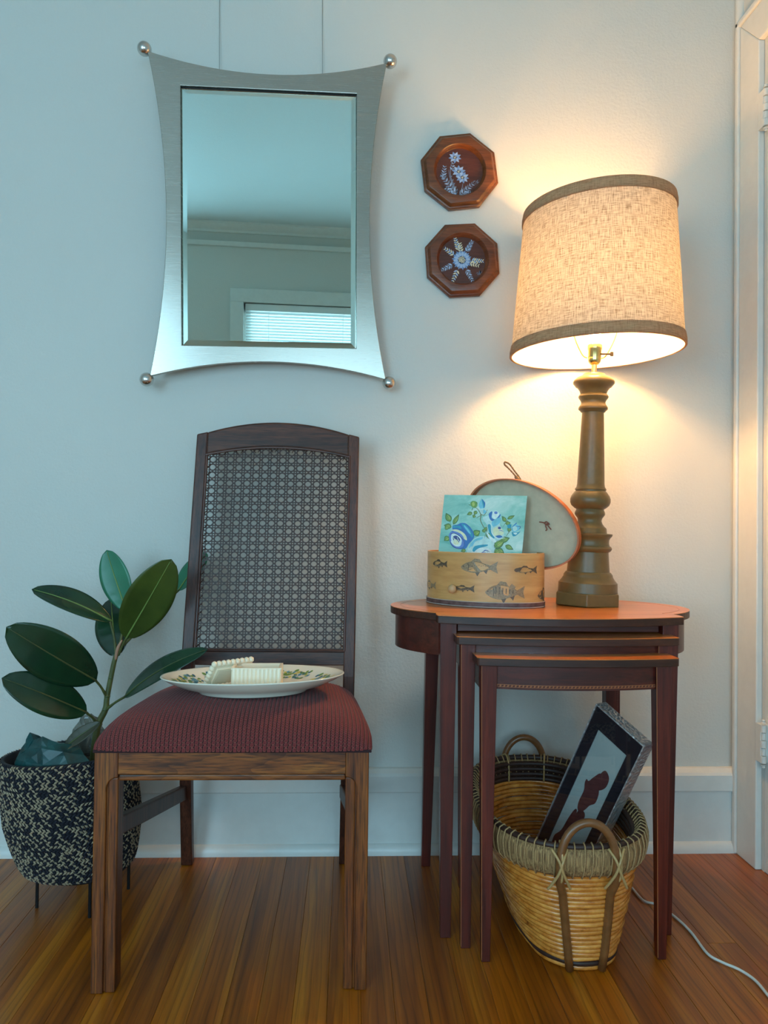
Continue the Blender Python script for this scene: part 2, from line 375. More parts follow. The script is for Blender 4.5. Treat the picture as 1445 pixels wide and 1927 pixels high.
NA = 24; xs = [lerp(-.338, -.0015, k/NA) for k in range(NA+1)]
poly = [(x, arch(x, .9785, .998)) for x in xs]+[(x, arch(x, 1.0305, 1.0575)) for x in reversed(xs)]
tr_ = G().prism([(x, yb(z), z) for x, z in poly], (0, .024, 0)).build('top_rail', M_WAL_X, ch, bevel=.004)
G().prism([(x, yb(z)+.002, z) for x, z in [(-.345, .494), (-.001, .494), (-.001, .525), (-.345, .525)]], (0, .022, 0)).build('lower_rail', M_WAL_X, ch, bevel=.002)
# cane: paired uprights, paired cross strands and both diagonals
SHR = .016
def inside(x, z):
    x += SHR*(z-.752)
    return XL(z)+.004 < x < XR(z)-.004 and .527 < z < arch(min(max(x, -.338), -.0015), .9785, .998)
def clip(p, d):
    ts = []; n = 900; t0 = None
    for k in range(n+1):
        t = (k/n-.5)*1.4; ok = inside(p[0]+d[0]*t, p[1]+d[1]*t)
        if ok and t0 is None: t0 = t
        if not ok and t0 is not None: return t0, t
    return None
def strand(g, p, d, w, lay):
    c = clip(p, d)
    if not c or c[1]-c[0] < .006: return
    L = c[1]-c[0]; n = max(1, int(L/.05)); q = (-d[1], d[0])
    f, bk = [], []
    for k in range(n+1):
        t = lerp(c[0], c[1], k/n)
        for s_ in (-1, 1):
            x, z = p[0]+d[0]*t+q[0]*w/2*s_, p[1]+d[1]*t+q[1]*w/2*s_
            x += SHR*(z-.752); f.append((x, yb(z)+lay, z)); bk.append((x, yb(z)+lay+.0007, z))
    m = len(f); fs = []
    for k in range(n):
        a = 2*k; fs += [(a, a+1, a+3, a+2), (m+a, m+a+2, m+a+3, m+a+1), (a, a+2, m+a+2, m+a), (a+1, m+a+1, m+a+3, a+3)]
    g.add(f+bk, fs)
g = G(); PX, PZ = .0204, .0186; cx0, cz0 = -.1715, .752
for k in range(-10, 11):
    for e in (-.0027, .0027): strand(g, (cx0+k*PX+e, cz0), (0, 1), .0025, .0 if e < 0 else .0004)
for k in range(-15, 16):
    for e in (-.0026, .0026): strand(g, (cx0, cz0+k*PZ+e), (1, 0), .0024, -.0006 if e < 0 else -.0002)
dl = sqrt(PX*PX+PZ*PZ)
for k in range(-26, 27):
    for s in (-1, 1): strand(g, (cx0+(k+.5)*PX, cz0), (PX/dl*s, PZ/dl), .0023, -.0014 if s < 0 else -.001)
g.build('cane_panel', M_CANE, ch, kind='stuff', recalc=False)
g = G()                                         # reed spline that holds the cane in its groove
g.tube([(XL(.527)+.001, yb(.527)-.001, .527), (XL(.98)+.001, yb(.98)-.001, .98)], .0028, 6); g.build('cane_spline', M_WAL_Z, ch, smooth=True)
G().tube([(XR(.527)-.001, yb(.527)-.001, .527), (XR(.98)-.001, yb(.98)-.001, .98)], .0028, 6).build('cane_spline', M_WAL_Z, ch, smooth=True)
G().tube([(x, yb(.98)-.0035, arch(x, .9785, .998)-.002) for x in xs], .0028, 6).build('cane_spline', M_WAL_X, ch, smooth=True)
G().tube([(XL(.527), yb(.527)-.001, .5275), (XR(.527), yb(.527)-.001, .5275)], .0028, 6).build('cane_spline', M_WAL_X, ch, smooth=True)
g = G()                                         # loose strand ends along the edge
for k in range(26):
    z = .535+k*PZ*.96
    for xx, s in ((XL(z)+.003, 1), (XR(z)-.003, -1)):
        if inside(xx+s*.008, z+.008): g.tube([(xx, yb(z)-.0018, z), (xx+s*.009, yb(z)-.0022, z+.009)], .0009, 4)
for k in range(17):
    x = -.33+k*PX*.98; z = arch(x, .9785, .998)-.003
    g.tube([(x, yb(z)-.0018, z), (x+(.009 if k % 2 else -.007), yb(z)-.0024, z-.010)], .0009, 4)
g.build('cane_edge_strands', M_CANE, ch, kind='stuff')
# seat cushion with a real woven relief
def seat_mat():
    m, nt, b = base('burgundy_woven_upholstery', .75, 0, .25)
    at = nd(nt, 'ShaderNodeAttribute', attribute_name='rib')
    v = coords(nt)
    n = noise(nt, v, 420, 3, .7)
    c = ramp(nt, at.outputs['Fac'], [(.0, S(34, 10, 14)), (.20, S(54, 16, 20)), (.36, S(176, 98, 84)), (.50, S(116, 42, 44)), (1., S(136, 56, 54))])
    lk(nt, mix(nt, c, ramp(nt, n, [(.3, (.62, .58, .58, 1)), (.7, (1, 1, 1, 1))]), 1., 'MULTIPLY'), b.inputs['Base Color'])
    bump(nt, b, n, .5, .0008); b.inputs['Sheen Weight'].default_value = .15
    return m
NC, NR, SU, SV = 66, 58, 4, 4
g = G(); ribs = []
def cushion(u, v0):
    v = v0**1.55 if v0 > 0 else 0
    s, t = 2*u-1, 2*v-1
    cr = 1-.04*max(0, abs(s)-.8)*5*max(0, -t-.7)*3
    w = lerp(.249, .206, v)
    x = -.196+.001*v+s*w*(1-.03*abs(t)**6); y = lerp(FYC-.014, 1.785, v)
    if t < 0: y += .012*abs(s)**4*abs(t)**3
    e = max(0, 1-abs(s)**3.8)**.45*max(0, 1-abs(t)**(4.2 if t < 0 else 2.2))**.44
    z = .4205+.072*e*(1-.14*v)
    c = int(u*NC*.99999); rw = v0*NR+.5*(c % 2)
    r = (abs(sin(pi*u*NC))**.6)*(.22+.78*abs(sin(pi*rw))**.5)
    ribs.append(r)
    k = .0022*r
    return (x+s*k*.5, y+(t*k if t < 0 else 0), z+k*(1 if abs(s) < .999 and abs(t) < .999 else 0))
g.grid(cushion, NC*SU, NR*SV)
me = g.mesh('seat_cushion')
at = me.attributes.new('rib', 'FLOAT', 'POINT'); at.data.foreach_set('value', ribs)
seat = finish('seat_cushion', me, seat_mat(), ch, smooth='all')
G().hexa([(-.437, FYC-.006, .4165), (.045, FYC-.006, .4165), (.006, 1.78, .4165), (-.398, 1.78, .4165), (-.437, FYC-.006, .4215), (.045, FYC-.006, .4215), (.006, 1.78, .4215), (-.398, 1.78, .4215)]).build('seat_board', plain('dark_burgundy_seat_edge', S(48, 18, 22), .85), ch, bevel=.001)

# ---------------------------------------------------------------- platter and milk-glass box on the seat
M_CHINA = plain('cream_white_china', S(238, 232, 214), .12, vary=.02, coat=.3)
M_MILK = plain('milk_glass', S(248, 232, 204), .22, vary=.02)
_b = M_MILK.node_tree.nodes['Principled BSDF']; _b.inputs['Subsurface Weight'].default_value = .25; _b.inputs['Subsurface Radius'].default_value = (.006, .006, .005); _b.inputs['Subsurface Scale'].default_value = 1
PC = V((-.181, 1.505, .4905)); PM = Matrix.Translation(PC) @ Matrix.Rotation(radians(-2.2), 4, 'X') @ Matrix.Rotation(radians(-1.1), 4, 'Y')
pl = thing('oval_platter', 'oval cream china platter with blue and green flower sprays on the chair seat', 'platter', PC)
PROF = [(0, .004), (.50, .004), (.53, .001), (.56, 0), (.585, .002), (.60, .006), (.78, .014), (.92, .025), (.985, .0318), (1.0, .0335), (.995, .0350), (.975, .0345), (.90, .0275), (.78, .0180), (.66, .0115), (.60, .0095), (.3, .009), (0, .009)]
g = G(); n = 72
g.loft([[PM @ V((.1765*max(k, .0001)*cos(2*pi*j/n), .1235*max(k, .0001)*sin(2*pi*j/n), z)) for j in range(n)] for k, z in PROF])
g.build('dish', M_CHINA, pl, smooth='all')
def shoulder(th, k):       # a point on the inner shoulder of the dish
    ks = [(.60, .0095), (.66, .0115), (.78, .018), (.90, .0275), (.975, .0345)]
    for (a, za), (b, zb) in zip(ks, ks[1:]):
        if a <= k <= b: z = lerp(za, zb, (k-a)/(b-a))
    return PM @ V((.1765*k*cos(th), .1235*k*sin(th), z+.0006))
M_SPR = {'b': plain('painted_blue', S(92, 150, 176), .3), 'g': plain('painted_green', S(120, 150, 76), .3), 'y': plain('painted_yellow', S(206, 190, 96), .3), 'd': plain('painted_teal', S(60, 110, 130), .3)}
def spray(th0, th1, num):
    g = G(); rnd = random.Random(int(th0*100))
    for k in range(num):
        th = lerp(th0, th1, (k+.5)/num)+rnd.uniform(-.02, .02); kk = .79+.07*sin(k*2.1)+rnd.uniform(-.03, .03)
        mi = rnd.choice([0, 1, 1, 2, 3]); L = rnd.uniform(.018, .042); W_ = rnd.uniform(.009, .020); an = rnd.uniform(0, 2*pi)
        pts = []
        for q in range(8):
            a = 2*pi*q/8; du, dv = cos(a)*L, sin(a)*W_*1.6
            pts.append(shoulder(th+(du*cos(an)-dv*sin(an)), min(.96, max(.61, kk+(du*sin(an)+dv*cos(an))*.9))))
        g.add(pts, [tuple(range(8))], mi)
    g.build('flower_spray', [M_SPR[k] for k in 'bgyd'], pl, kind='stuff', recalc=False)
for a, b, k in ((-.5, .55, 80), (.75, 1.25, 36), (1.9, 2.4, 36), (2.55, 3.6, 80), (4.0, 4.4, 24), (5.0, 5.4, 24)): spray(a, b, k)
# ribbed open box
bc = V((-.1700, 1.478, .5015)); BM = Matrix.Translation(bc) @ Matrix.Rotation(radians(-1.5), 4, 'X') @ Matrix.Rotation(radians(2), 4, 'Z')
def ribbed_ring(hx, hy, z, amp=.0016, nx=12, ny=7):
    pts = []
    for (ax, ay, bx_, by, nn, nrm) in ((-hx, -hy, hx, -hy, nx, (0, -1)), (hx, -hy, hx, hy, ny, (1, 0)), (hx, hy, -hx, hy, nx, (0, 1)), (-hx, hy, -hx, -hy, ny, (-1, 0))):
        for k in range(nn*6):
            t = k/(nn*6); o_ = amp*abs(sin(pi*t*nn))
            pts.append((lerp(ax, bx_, t)+nrm[0]*o_, lerp(ay, by, t)+nrm[1]*o_, z))
    return pts
g = G(); hx, hy, H_ = .0455, .030, .0445
rg = [ribbed_ring(hx, hy, 0), ribbed_ring(hx, hy, .002), ribbed_ring(hx, hy, H_-.004), ribbed_ring(hx+.0012, hy+.0012, H_-.003, 0), ribbed_ring(hx+.0012, hy+.0012, H_, 0),
      ribbed_ring(hx-.0045, hy-.0045, H_, 0), ribbed_ring(hx-.0055, hy-.0055, .006, 0)]
g.loft([[BM @ V(p) for p in r] for r in rg])
tag(g.build('ribbed_box', M_MILK, smooth=True), 'small open ribbed milk-glass box standing on the oval platter', 'box')
# its lid, leaning over the box
e1 = V((.80, .60, .02)).normalized(); e2 = V((.42, -.50, .76)); e2 = (e2-e1*e2.dot(e1)).normalized(); e3 = e1.cross(e2).normalized()
LM = Matrix(((e1.x, e2.x, e3.x, -.2755), (e1.y, e2.y, e3.y, 1.497), (e1.z, e2.z, e3.z, .5045), (0, 0, 0, 1)))
ld = thing('box_lid', 'milk-glass lid with scalloped beaded edge leaning on the ribbed box', 'lid', (-.2755, 1.497, .5045))
LL, LW = .088, .062
g = G(); g.box(.003, LL-.003, .003, LW-.003, -.004, .004); g.box(.010, LL-.010, .010, LW-.010, .003, .0085)
g.v = [tuple(LM @ V(p)) for p in g.v]; g.build('plate', M_MILK, ld, bevel=.001)
g = G(); g.box(.0145, LL-.0145, .0145, LW-.0145, .0080, .0088); g.v = [tuple(LM @ V(p)) for p in g.v]; g.build('inset', M_MILK, ld)
g = G()
def bead(px, py):
    rr = .0062; rings = []
    for i in range(5):
        a = -pi/2+pi*(i+.001)/4.002
        rings.append([(px+rr*cos(a)*cos(2*pi*k/8), py+rr*cos(a)*sin(2*pi*k/8), -.001+rr*.95*sin(a)) for k in range(8)])
    q = G().loft(rings); q.v = [tuple(LM @ V(p)) for p in q.v]; q.build('scallop', M_MILK, ld, smooth='all')
nx, ny = 9, 6
for k in range(nx):
    t = (k+.5)/nx
    bead(LL*t, .004); bead(LL*t, LW-.004)
for k in range(1, ny-1):
    t = (k+.5)/ny
    bead(.004, LW*t); bead(LL-.004, LW*t)
# ---------------------------------------------------------------- wall mirror
M_STEEL, nt, b = base('brushed_steel', .26, 1.0)
v = coords(nt, (6, 6, 260)); n = noise(nt, v, 3, 4, .7)
lk(nt, ramp(nt, n, [(.2, (.44, .40, .345, 1)), (.8, (.49, .45, .39, 1))]), b.inputs['Base Color'])
lk(nt, ramp(nt, n, [(.2, (.22, .22, .22, 1)), (.8, (.30, .30, .30, 1))]), b.inputs['Roughness'])
M_NICKEL = plain('satin_nickel', (.62, .60, .57, 1), .22, 1.0, vary=.04)
M_MIRROR, nt, b = base('silvered_mirror', .0, 1.0); b.inputs['Base Color'].default_value = (.70, .86, .81, 1)
M_BLACK = plain('black_edge', S(14, 16, 20), .5)
M_WIRE = plain('thin_grey_wire', S(140, 140, 134), .5, .2)
mc = V((-.2035, 1.872, 1.5572)); MM = Matrix.Translation(mc) @ Matrix.Rotation(radians(2.3), 4, 'Z') @ Matrix.Rotation(radians(2.8), 4, 'X') @ Matrix.Rotation(radians(-.75), 4, 'Y')
# local x right, z up, -y towards the room
mr = thing('wall_mirror', 'large mirror in a curved brushed steel frame with ball corners', 'mirror', mc)
HX, HZ, SG = .286, .385, .041
def edge(p, q, sag, n=20):
    out = []
    for k in range(n):
        t = k/n; x, z = lerp(p[0], q[0], t), lerp(p[1], q[1], t); s = 4*t*(1-t); out.append((x+sag[0]*s, z+sag[1]*s))
    return out
cor = [(-HX, -HZ), (HX, -HZ), (HX, HZ), (-HX, HZ)]
outl = edge(cor[0], cor[1], (0, SG*.95))+edge(cor[1], cor[2], (-SG, 0))+edge(cor[2], cor[3], (0, -SG))+edge(cor[3], cor[0], (SG, 0))
gx0, gx1, gz0, gz1 = -.2095, .2125, -.3095, .3080
icor = [(gx0, gz0), (gx1, gz0), (gx1, gz1), (gx0, gz1)]
innl = edge(icor[0], icor[1], (0, 0))+edge(icor[1], icor[2], (0, 0))+edge(icor[2], icor[3], (0, 0))+edge(icor[3], icor[0], (0, 0))
g = G(); N = len(outl); th = .012
vs_ = [MM @ V((x, -th/2, z)) for x, z in outl]+[MM @ V((x, -th/2, z)) for x, z in innl]+[MM @ V((x, th/2, z)) for x, z in outl]+[MM @ V((x, th/2, z)) for x, z in innl]
fs = []
for i in range(N):
    j = (i+1) % N
    fs += [(i, j, N+j, N+i), (2*N+i, 3*N+i, 3*N+j, 2*N+j), (i, 2*N+i, 2*N+j, j), (N+i, N+j, 3*N+j, 3*N+i)]
g.add(vs_, fs); g.build('frame', M_STEEL, mr, bevel=.0012)
q = lambda x, y, z: MM @ V((x, y, z))
G().hexa([q(gx0-.004, .0035, gz0-.004), q(gx1+.004, .0035, gz0-.004), q(gx1+.004, .006, gz0-.004), q(gx0-.004, .006, gz0-.004), q(gx0-.004, .0035, gz1+.004), q(gx1+.004, .0035, gz1+.004), q(gx1+.004, .006, gz1+.004), q(gx0-.004, .006, gz1+.004)]).build('backing', M_BLACK, mr)
BW, y0, y1 = .0125, -.0015, .0009
o4 = [(gx0+.001, gz0+.001), (gx1-.001, gz0+.001), (gx1-.001, gz1-.0035), (gx0+.001, gz1-.0035)]
i4 = [(o4[0][0]+BW, o4[0][1]+BW), (o4[1][0]-BW, o4[1][1]+BW), (o4[2][0]-BW, o4[2][1]-BW), (o4[3][0]+BW, o4[3][1]-BW)]
gl = G().add([q(x, y0, z) for x, z in i4]+[q(x, .003, z) for x, z in i4], [(0, 1, 2, 3), (7, 6, 5, 4), (0, 4, 5, 1), (1, 5, 6, 2), (2, 6, 7, 3), (3, 7, 4, 0)]).build('glass', M_MIRROR, mr)
for k in range(4):
    j = (k+1) % 4
    a, b_, c, d = o4[k], o4[j], i4[j], i4[k]
    G().hexa([q(a[0], y1, a[1]), q(b_[0], y1, b_[1]), q(c[0], y0, c[1]), q(d[0], y0, d[1]), q(a[0], .003, a[1]), q(b_[0], .003, b_[1]), q(c[0], .003, c[1]), q(d[0], .003, d[1])]).build('glass_bevel', M_MIRROR, gl)
for (x, z) in ((-.2945, -.3925), (.2945, -.3925), (.2945, .3925), (-.2945, .3925)):
    c = MM @ V((x, 0, z)); R_ = .0168
    G().lathe([(R_*cos(a), R_*sin(a)) for a in [-pi/2+pi*k/16 for k in range(17)]], c, 28).build('ball_finial', M_NICKEL, mr, smooth='all')
for x0, x1 in ((-.3395, -.345), (-.0815, -.086)):
    c = V((x0, 1.905, 1.87)); G().tube([c, (x0, 1.93, 1.945), (lerp(x0, x1, .6), 1.936, 2.10), (x1, 1.936, 2.40)], .0007, 5).build('hanging_wire', M_WIRE, mr)

# ---------------------------------------------------------------- octagonal wall plaques
M_PLQ = wood('plaque_walnut', S(74, 38, 16), S(112, 60, 27), S(142, 82, 40), 'X', 60, 6, .3, .35, .2)
M_PLQ2 = wood('plaque_redwood', S(84, 40, 20), S(122, 62, 33), S(150, 82, 46), 'X', 60, 6, .3, .35, .2)
M_DISC = wood('dark_red_recess', S(68, 29, 18), S(88, 40, 25), S(104, 50, 32), 'X', 60, 6, .25, .4)
PAINT = {'blue': plain('paint_cornflower', S(118, 150, 196), .5), 'lite': plain('paint_pale_blue', S(164, 186, 214), .5), 'navy': plain('paint_navy', S(44, 52, 84), .5), 'grey': plain('paint_blue_grey', S(120, 130, 150), .5), 'cream': plain('paint_cream', S(226, 214, 180), .5)}
PK = list(PAINT)
def plaque(name, label, c, R, rot, wm, prints, zo, zs):
    """c: centre on the wall; prints drawn in the units of (zo, zs): local = (p-zo)/zs"""
    t = thing(name, label, 'plaque', c, 'octagonal painted plaques')
    P = lambda x, z, y: V((c[0]+x, WALLY-.0015-y, c[2]+z))
    def octo(r, y, n=64):
        out = []
        vs8 = [(r*cos(rot+pi/8+pi/4*k), r*sin(rot+pi/8+pi/4*k)) for k in range(8)]
        for k in range(8):
            a, b = vs8[k], vs8[(k+1) % 8]
            for j in range(n//8): out.append(P(lerp(a[0], b[0], j/(n//8)), lerp(a[1], b[1], j/(n//8)), y))
        return out
    circ = lambda r, y, n=64: [P(r*cos(rot+pi/8+2*pi*k/n), r*sin(rot+pi/8+2*pi*k/n), y) for k in range(n)]
    g = G(); rings = [octo(R*.985, 0), octo(R, .002), octo(R, .010), octo(R*.965, .0125), octo(R*.94, .013), octo(R*.875, .0215), octo(R*.86, .022),
                      circ(.0665, .022), circ(.0650, .0205), circ(.0612, .0135), circ(.0598, .0100), circ(.0590, .0092)]
    g.loft(rings, True, False); g.build('surround', wm, t, smooth=True)
    G().add(circ(.0592, .0093), [tuple(range(64))]).build('painted_disc', M_DISC, t, recalc=False)
    for nm, polys in prints:
        g = G(); lay = 0
        for cn, pts in polys:
            lay += 1
            g.add([P((x-zo[0])/zs, -(z-zo[1])/zs, .0095+.00006*lay) for x, z in pts], [tuple(range(len(pts)))], PK.index(cn))
        g.build(nm, [PAINT[k] for k in PK], t, kind='stuff', recalc=False)
    return t
def petal(c, a, L, W, r0=0.):
    out = []
    for k in range(13):
        t = k/12; w = W*sin(pi*t**.75)*(1 if k else 0); out.append((t, w))
    pts = [(r0+(L-r0)*t, w) for t, w in out]+[(r0+(L-r0)*t, -w) for t, w in reversed(out[1:-1])]
    return [(c[0]+x*cos(a)-y*sin(a), c[1]+x*sin(a)+y*cos(a)) for x, y in pts]
def ribbon(pts, w):
    pts = spline([(p[0], p[1], 0) for p in pts], 5); out, bk = [], []
    for i, p in enumerate(pts):
        d = (pts[min(i+1, len(pts)-1)]-pts[max(i-1, 0)]).normalized(); f = w*(1-.75*abs(2*i/(len(pts)-1)-1)**2)
        out.append((p.x-d.y*f/2, p.y+d.x*f/2)); bk.append((p.x+d.y*f/2, p.y-d.x*f/2))
    return out+bk[::-1]
def flower(c, r, n=9, ph=0., col_='blue', sq=.9):
    ps = [('lite' if k % 2 else col_, [(c[0]+(x-c[0]), c[1]+(y-c[1])*sq) for x, y in petal(c, ph+2*pi*k/n, r, r*.24)]) for k in range(n)]
    ps += [('navy', [(c[0]+r*.3*cos(2*pi*k/10), c[1]+r*.26*sin(2*pi*k/10)) for k in range(10)])]
    for k in range(7):
        a = k*2.4; cc = (c[0]+r*.16*cos(a)*sqrt(k/4), c[1]+r*.14*sin(a)*sqrt(k/4)); ps.append(('cream', [(cc[0]+r*.06*cos(2*pi*j/6), cc[1]+r*.06*sin(2*pi*j/6)) for j in range(6)]))
    return ps
def sprig(p, q, n, L, w, cols):
    ps = [('grey', ribbon([p, ((p[0]+q[0])/2+4, (p[1]+q[1])/2), q], 4))]; a = math.atan2(q[1]-p[1], q[0]-p[0])
    for k in range(n):
        t = (k+.7)/n; c = (lerp(p[0], q[0], t), lerp(p[1], q[1], t)); s = 1-.45*t
        for sd in (-1, 1): ps.append((cols[(k+(sd > 0)) % len(cols)], petal(c, a+sd*.85, L*s, w*s)))
    return ps
pr1 = [('flower', flower((473, 360), 70, 9, .2)), ('flower', flower((515, 508), 75, 9, .5)), ('flower', flower((555, 570), 72, 10, .1)),
       ('stem', [('grey', ribbon([(440, 410), (425, 500), (440, 600), (500, 760)], 8)), ('grey', ribbon([(405, 490), (430, 600), (480, 700)], 7)), ('grey', ribbon([(560, 630), (550, 690), (520, 765)], 8))]),
       ('leaf', sprig((505, 765), (340, 560), 8, 62, 11, ['lite', 'grey'])), ('leaf', sprig((350, 600), (365, 460), 5, 50, 9, ['lite', 'grey'])), ('leaf', sprig((520, 768), (660, 640), 7, 58, 9, ['grey', 'lite'])),
       ('leaf', sprig((500, 760), (430, 560), 5, 40, 7, ['grey'])), ('leaf', sprig((440, 510), (455, 420), 3, 40, 8, ['lite', 'grey'])), ('leaf', sprig((480, 765), (380, 690), 5, 46, 9, ['lite', 'grey'])), ('leaf', sprig((560, 765), (640, 720), 4, 42, 8, ['lite', 'grey'])),
       ('signature', [('grey', ribbon([(660, 640), (668, 610), (690, 600), (672, 622), (695, 640)], 5)), ('grey', ribbon([(700, 600), (698, 640)], 5)), ('grey', ribbon([(698, 612), (720, 590), (708, 615), (728, 612), (712, 632)], 5))])]
plaque('wall_plaque', 'upper octagonal wooden plaque painted with three blue flowers on stems', (.2690, WALLY, 1.7165), .1025, radians(7.8), M_PLQ, pr1, (523, 508), 4150)
c2 = (548, 1425)
pr2 = [('flower', [('blue', petal(c2, 2*pi*k/14+.1, 108, 20)) for k in range(14)]+[('lite', petal(c2, 2*pi*k/14+.33, 96, 13, 40)) for k in range(14)]+[('navy', [(c2[0]+42*cos(2*pi*k/12), c2[1]+40*sin(2*pi*k/12)) for k in range(12)])]+[('cream', [(c2[0]+38*sqrt(k/26)*cos(k*2.4)+6*cos(2*pi*j/6), c2[1]+36*sqrt(k/26)*sin(k*2.4)+6*sin(2*pi*j/6)) for j in range(6)]) for k in range(26)])]
for q_, n_, cl in (((475, 1200), 6, ['cream', 'lite']), ((655, 1225), 7, ['lite', 'grey']), ((370, 1310), 5, ['cream', 'lite']), ((770, 1430), 6, ['lite', 'cream']), ((335, 1540), 6, ['grey', 'lite']), ((455, 1650), 5, ['cream', 'lite']), ((660, 1640), 6, ['lite', 'grey']), ((525, 1250), 4, ['cream', 'cream']), ((725, 1480), 4, ['cream', 'cream'])):
    d = V((q_[0]-c2[0], q_[1]-c2[1])); st = (c2[0]+d.x*.42, c2[1]+d.y*.42); pr2.append(('leaf', sprig(st, q_, n_, 46, 9, cl)))
pr2.append(('signature', [('grey', ribbon([(700, 1570), (715, 1550), (722, 1580), (740, 1530), (738, 1575), (755, 1545), (765, 1570)], 5))]))
plaque('wall_plaque', 'lower octagonal wooden plaque painted with one blue daisy in a wreath', (.2785, WALLY, 1.4900), .1000, radians(4.5), M_PLQ2, pr2, (553, 1428), 4150)
# ---------------------------------------------------------------- nest of three tables
M_TOP = wood('satinwood_table_top', S(182, 92, 36), S(214, 122, 52), S(232, 146, 70), 'X', 40, 2.2, .15, .28, .3, bmp=.05)
M_MAH_X = wood('mahogany_along_x', S(48, 14, 9), S(84, 28, 18), S(112, 42, 27), 'X', 44, 3, .25, .35, .15, bmp=.1)
M_MAH_Z = wood('mahogany_along_z', S(54, 14, 8), S(94, 28, 16), S(124, 44, 25), 'Z', 44, 3, .25, .35, .15, bmp=.1)
M_EDGE = wood('dark_table_edge', S(44, 20, 11), S(70, 33, 19), S(92, 48, 28), 'X', 50, 4, .2, .4, .0, bmp=.1)
M_LINE = plain('pale_inlay_and_highlight', S(170, 100, 58), .35)  # inlay colour, also used for the highlight painted on leg edges
M_INL = plain('inlay_dark', S(96, 42, 26), .35)
def table(name, label, outline, z, th, loc):
    t = thing(name, label, 'side table', loc, 'nest of three tables')
    pts = [(x, y, z-th) for x, y in outline]
    G().prism([(x, y, z-.0012) for x, y in outline], (0, 0, .0012)).build('top_veneer', M_TOP, t)
    G().prism(pts, (0, 0, th-.0012)).build('top_edge', M_EDGE, t, bevel=.0012)
    return t
def leg(t, x0, x1, y0, y1, z1, tx0, tx1, ty0, ty1, edge_highlight=True):
    l = G().hexa([(tx0, ty0, 0), (tx1, ty0, 0), (tx1, ty1, 0), (tx0, ty1, 0), (x0, y0, z1), (x1, y0, z1), (x1, y1, z1), (x0, y1, z1)]).build('leg', M_MAH_Z, t, bevel=.001)
    if edge_highlight:
        G().hexa([(tx0-.0003, ty0-.0003, .004), (tx0+.0008, ty0-.0003, .004), (tx0+.0008, ty0+.0008, .004), (tx0-.0003, ty0+.0008, .004), (x0-.0003, y0-.0003, z1), (x0+.0008, y0-.0003, z1), (x0+.0008, y0+.0008, z1), (x0-.0003, y0+.0008, z1)]).build('edge_highlight', M_LINE, l)  # pale strip paints a thin highlight down the leg's left front edge
    return l
TX = .4245
# outer table: oval ends, bowed front between the front legs
def ell(a, b, th, cy=1.700): return (TX+a*cos(th), cy+b*sin(th))
NE = 64
thL = pi+math.acos(.2445/.330); thR = 2*pi-math.acos(.2445/.330)
out = [ell(.330, .2125, lerp(thR-2*pi, thL, k/NE)) for k in range(NE+1)]
out += [(TX-.2475, 1.545), (TX-.2485, 1.530), (TX-.2470, 1.512)]
out += [(TX+.247*s, 1.512-.047*(1-s*s)) for s in [-.9+1.8*k/22 for k in range(23)]]
out += [(TX+.2470, 1.512), (TX+.2485, 1.530), (TX+.2475, 1.545)]
t1 = table('nesting_table', 'largest nesting table, oval mahogany with lobed ends, carrying the lamp', out, .640, .016, (TX, 1.7, 0))
lp = [ell(.308, .1925, lerp(thR-2*pi, thL, k/NE)) for k in range(NE+1)]
G().tube([(x, y, .6402) for x, y in lp], .0010, 4, flat=.25).build('inlay_line', M_LINE, t1)
# side aprons under the lobes
for sgn in (-1, 1):
    rings = []
    a0, a1 = (thL, pi*.66) if sgn < 0 else (thR-2*pi, pi*.34)
    for k in range(25):
        th = lerp(a0, a1, k/24); x, y = ell(.319, .2015, th); x2, y2 = ell(.301, .1835, th)
        rings.append([(x, y, .553), (x, y, .624), (x2, y2, .624), (x2, y2, .553)])
    G().loft(rings).build('apron', M_MAH_X, t1, smooth=True)
x, y = ell(.319, .2015, pi*.66); x2, y2 = ell(.319, .2015, pi*.34)
G().box(x, x2, y-.022, y, .553, .624).build('back_apron', M_MAH_X, t1)
G().box(TX-.205, TX+.205, 1.5335, 1.552, .606, .624).build('front_rail', M_MAH_X, t1, bevel=.001)
leg(t1, .1835, .2165, 1.521, 1.552, .624, .1915, .2120, 1.529, 1.549, False)
leg(t1, .6325, .6655, 1.521, 1.552, .624, .6370, .6575, 1.529, 1.549, False)
leg(t1, .1885, .2205, 1.840, 1.872, .56, .1840, .2050, 1.848, 1.868, False)
leg(t1, .6285, .6605, 1.840, 1.872, .56, .6440, .6650, 1.848, 1.868, False)
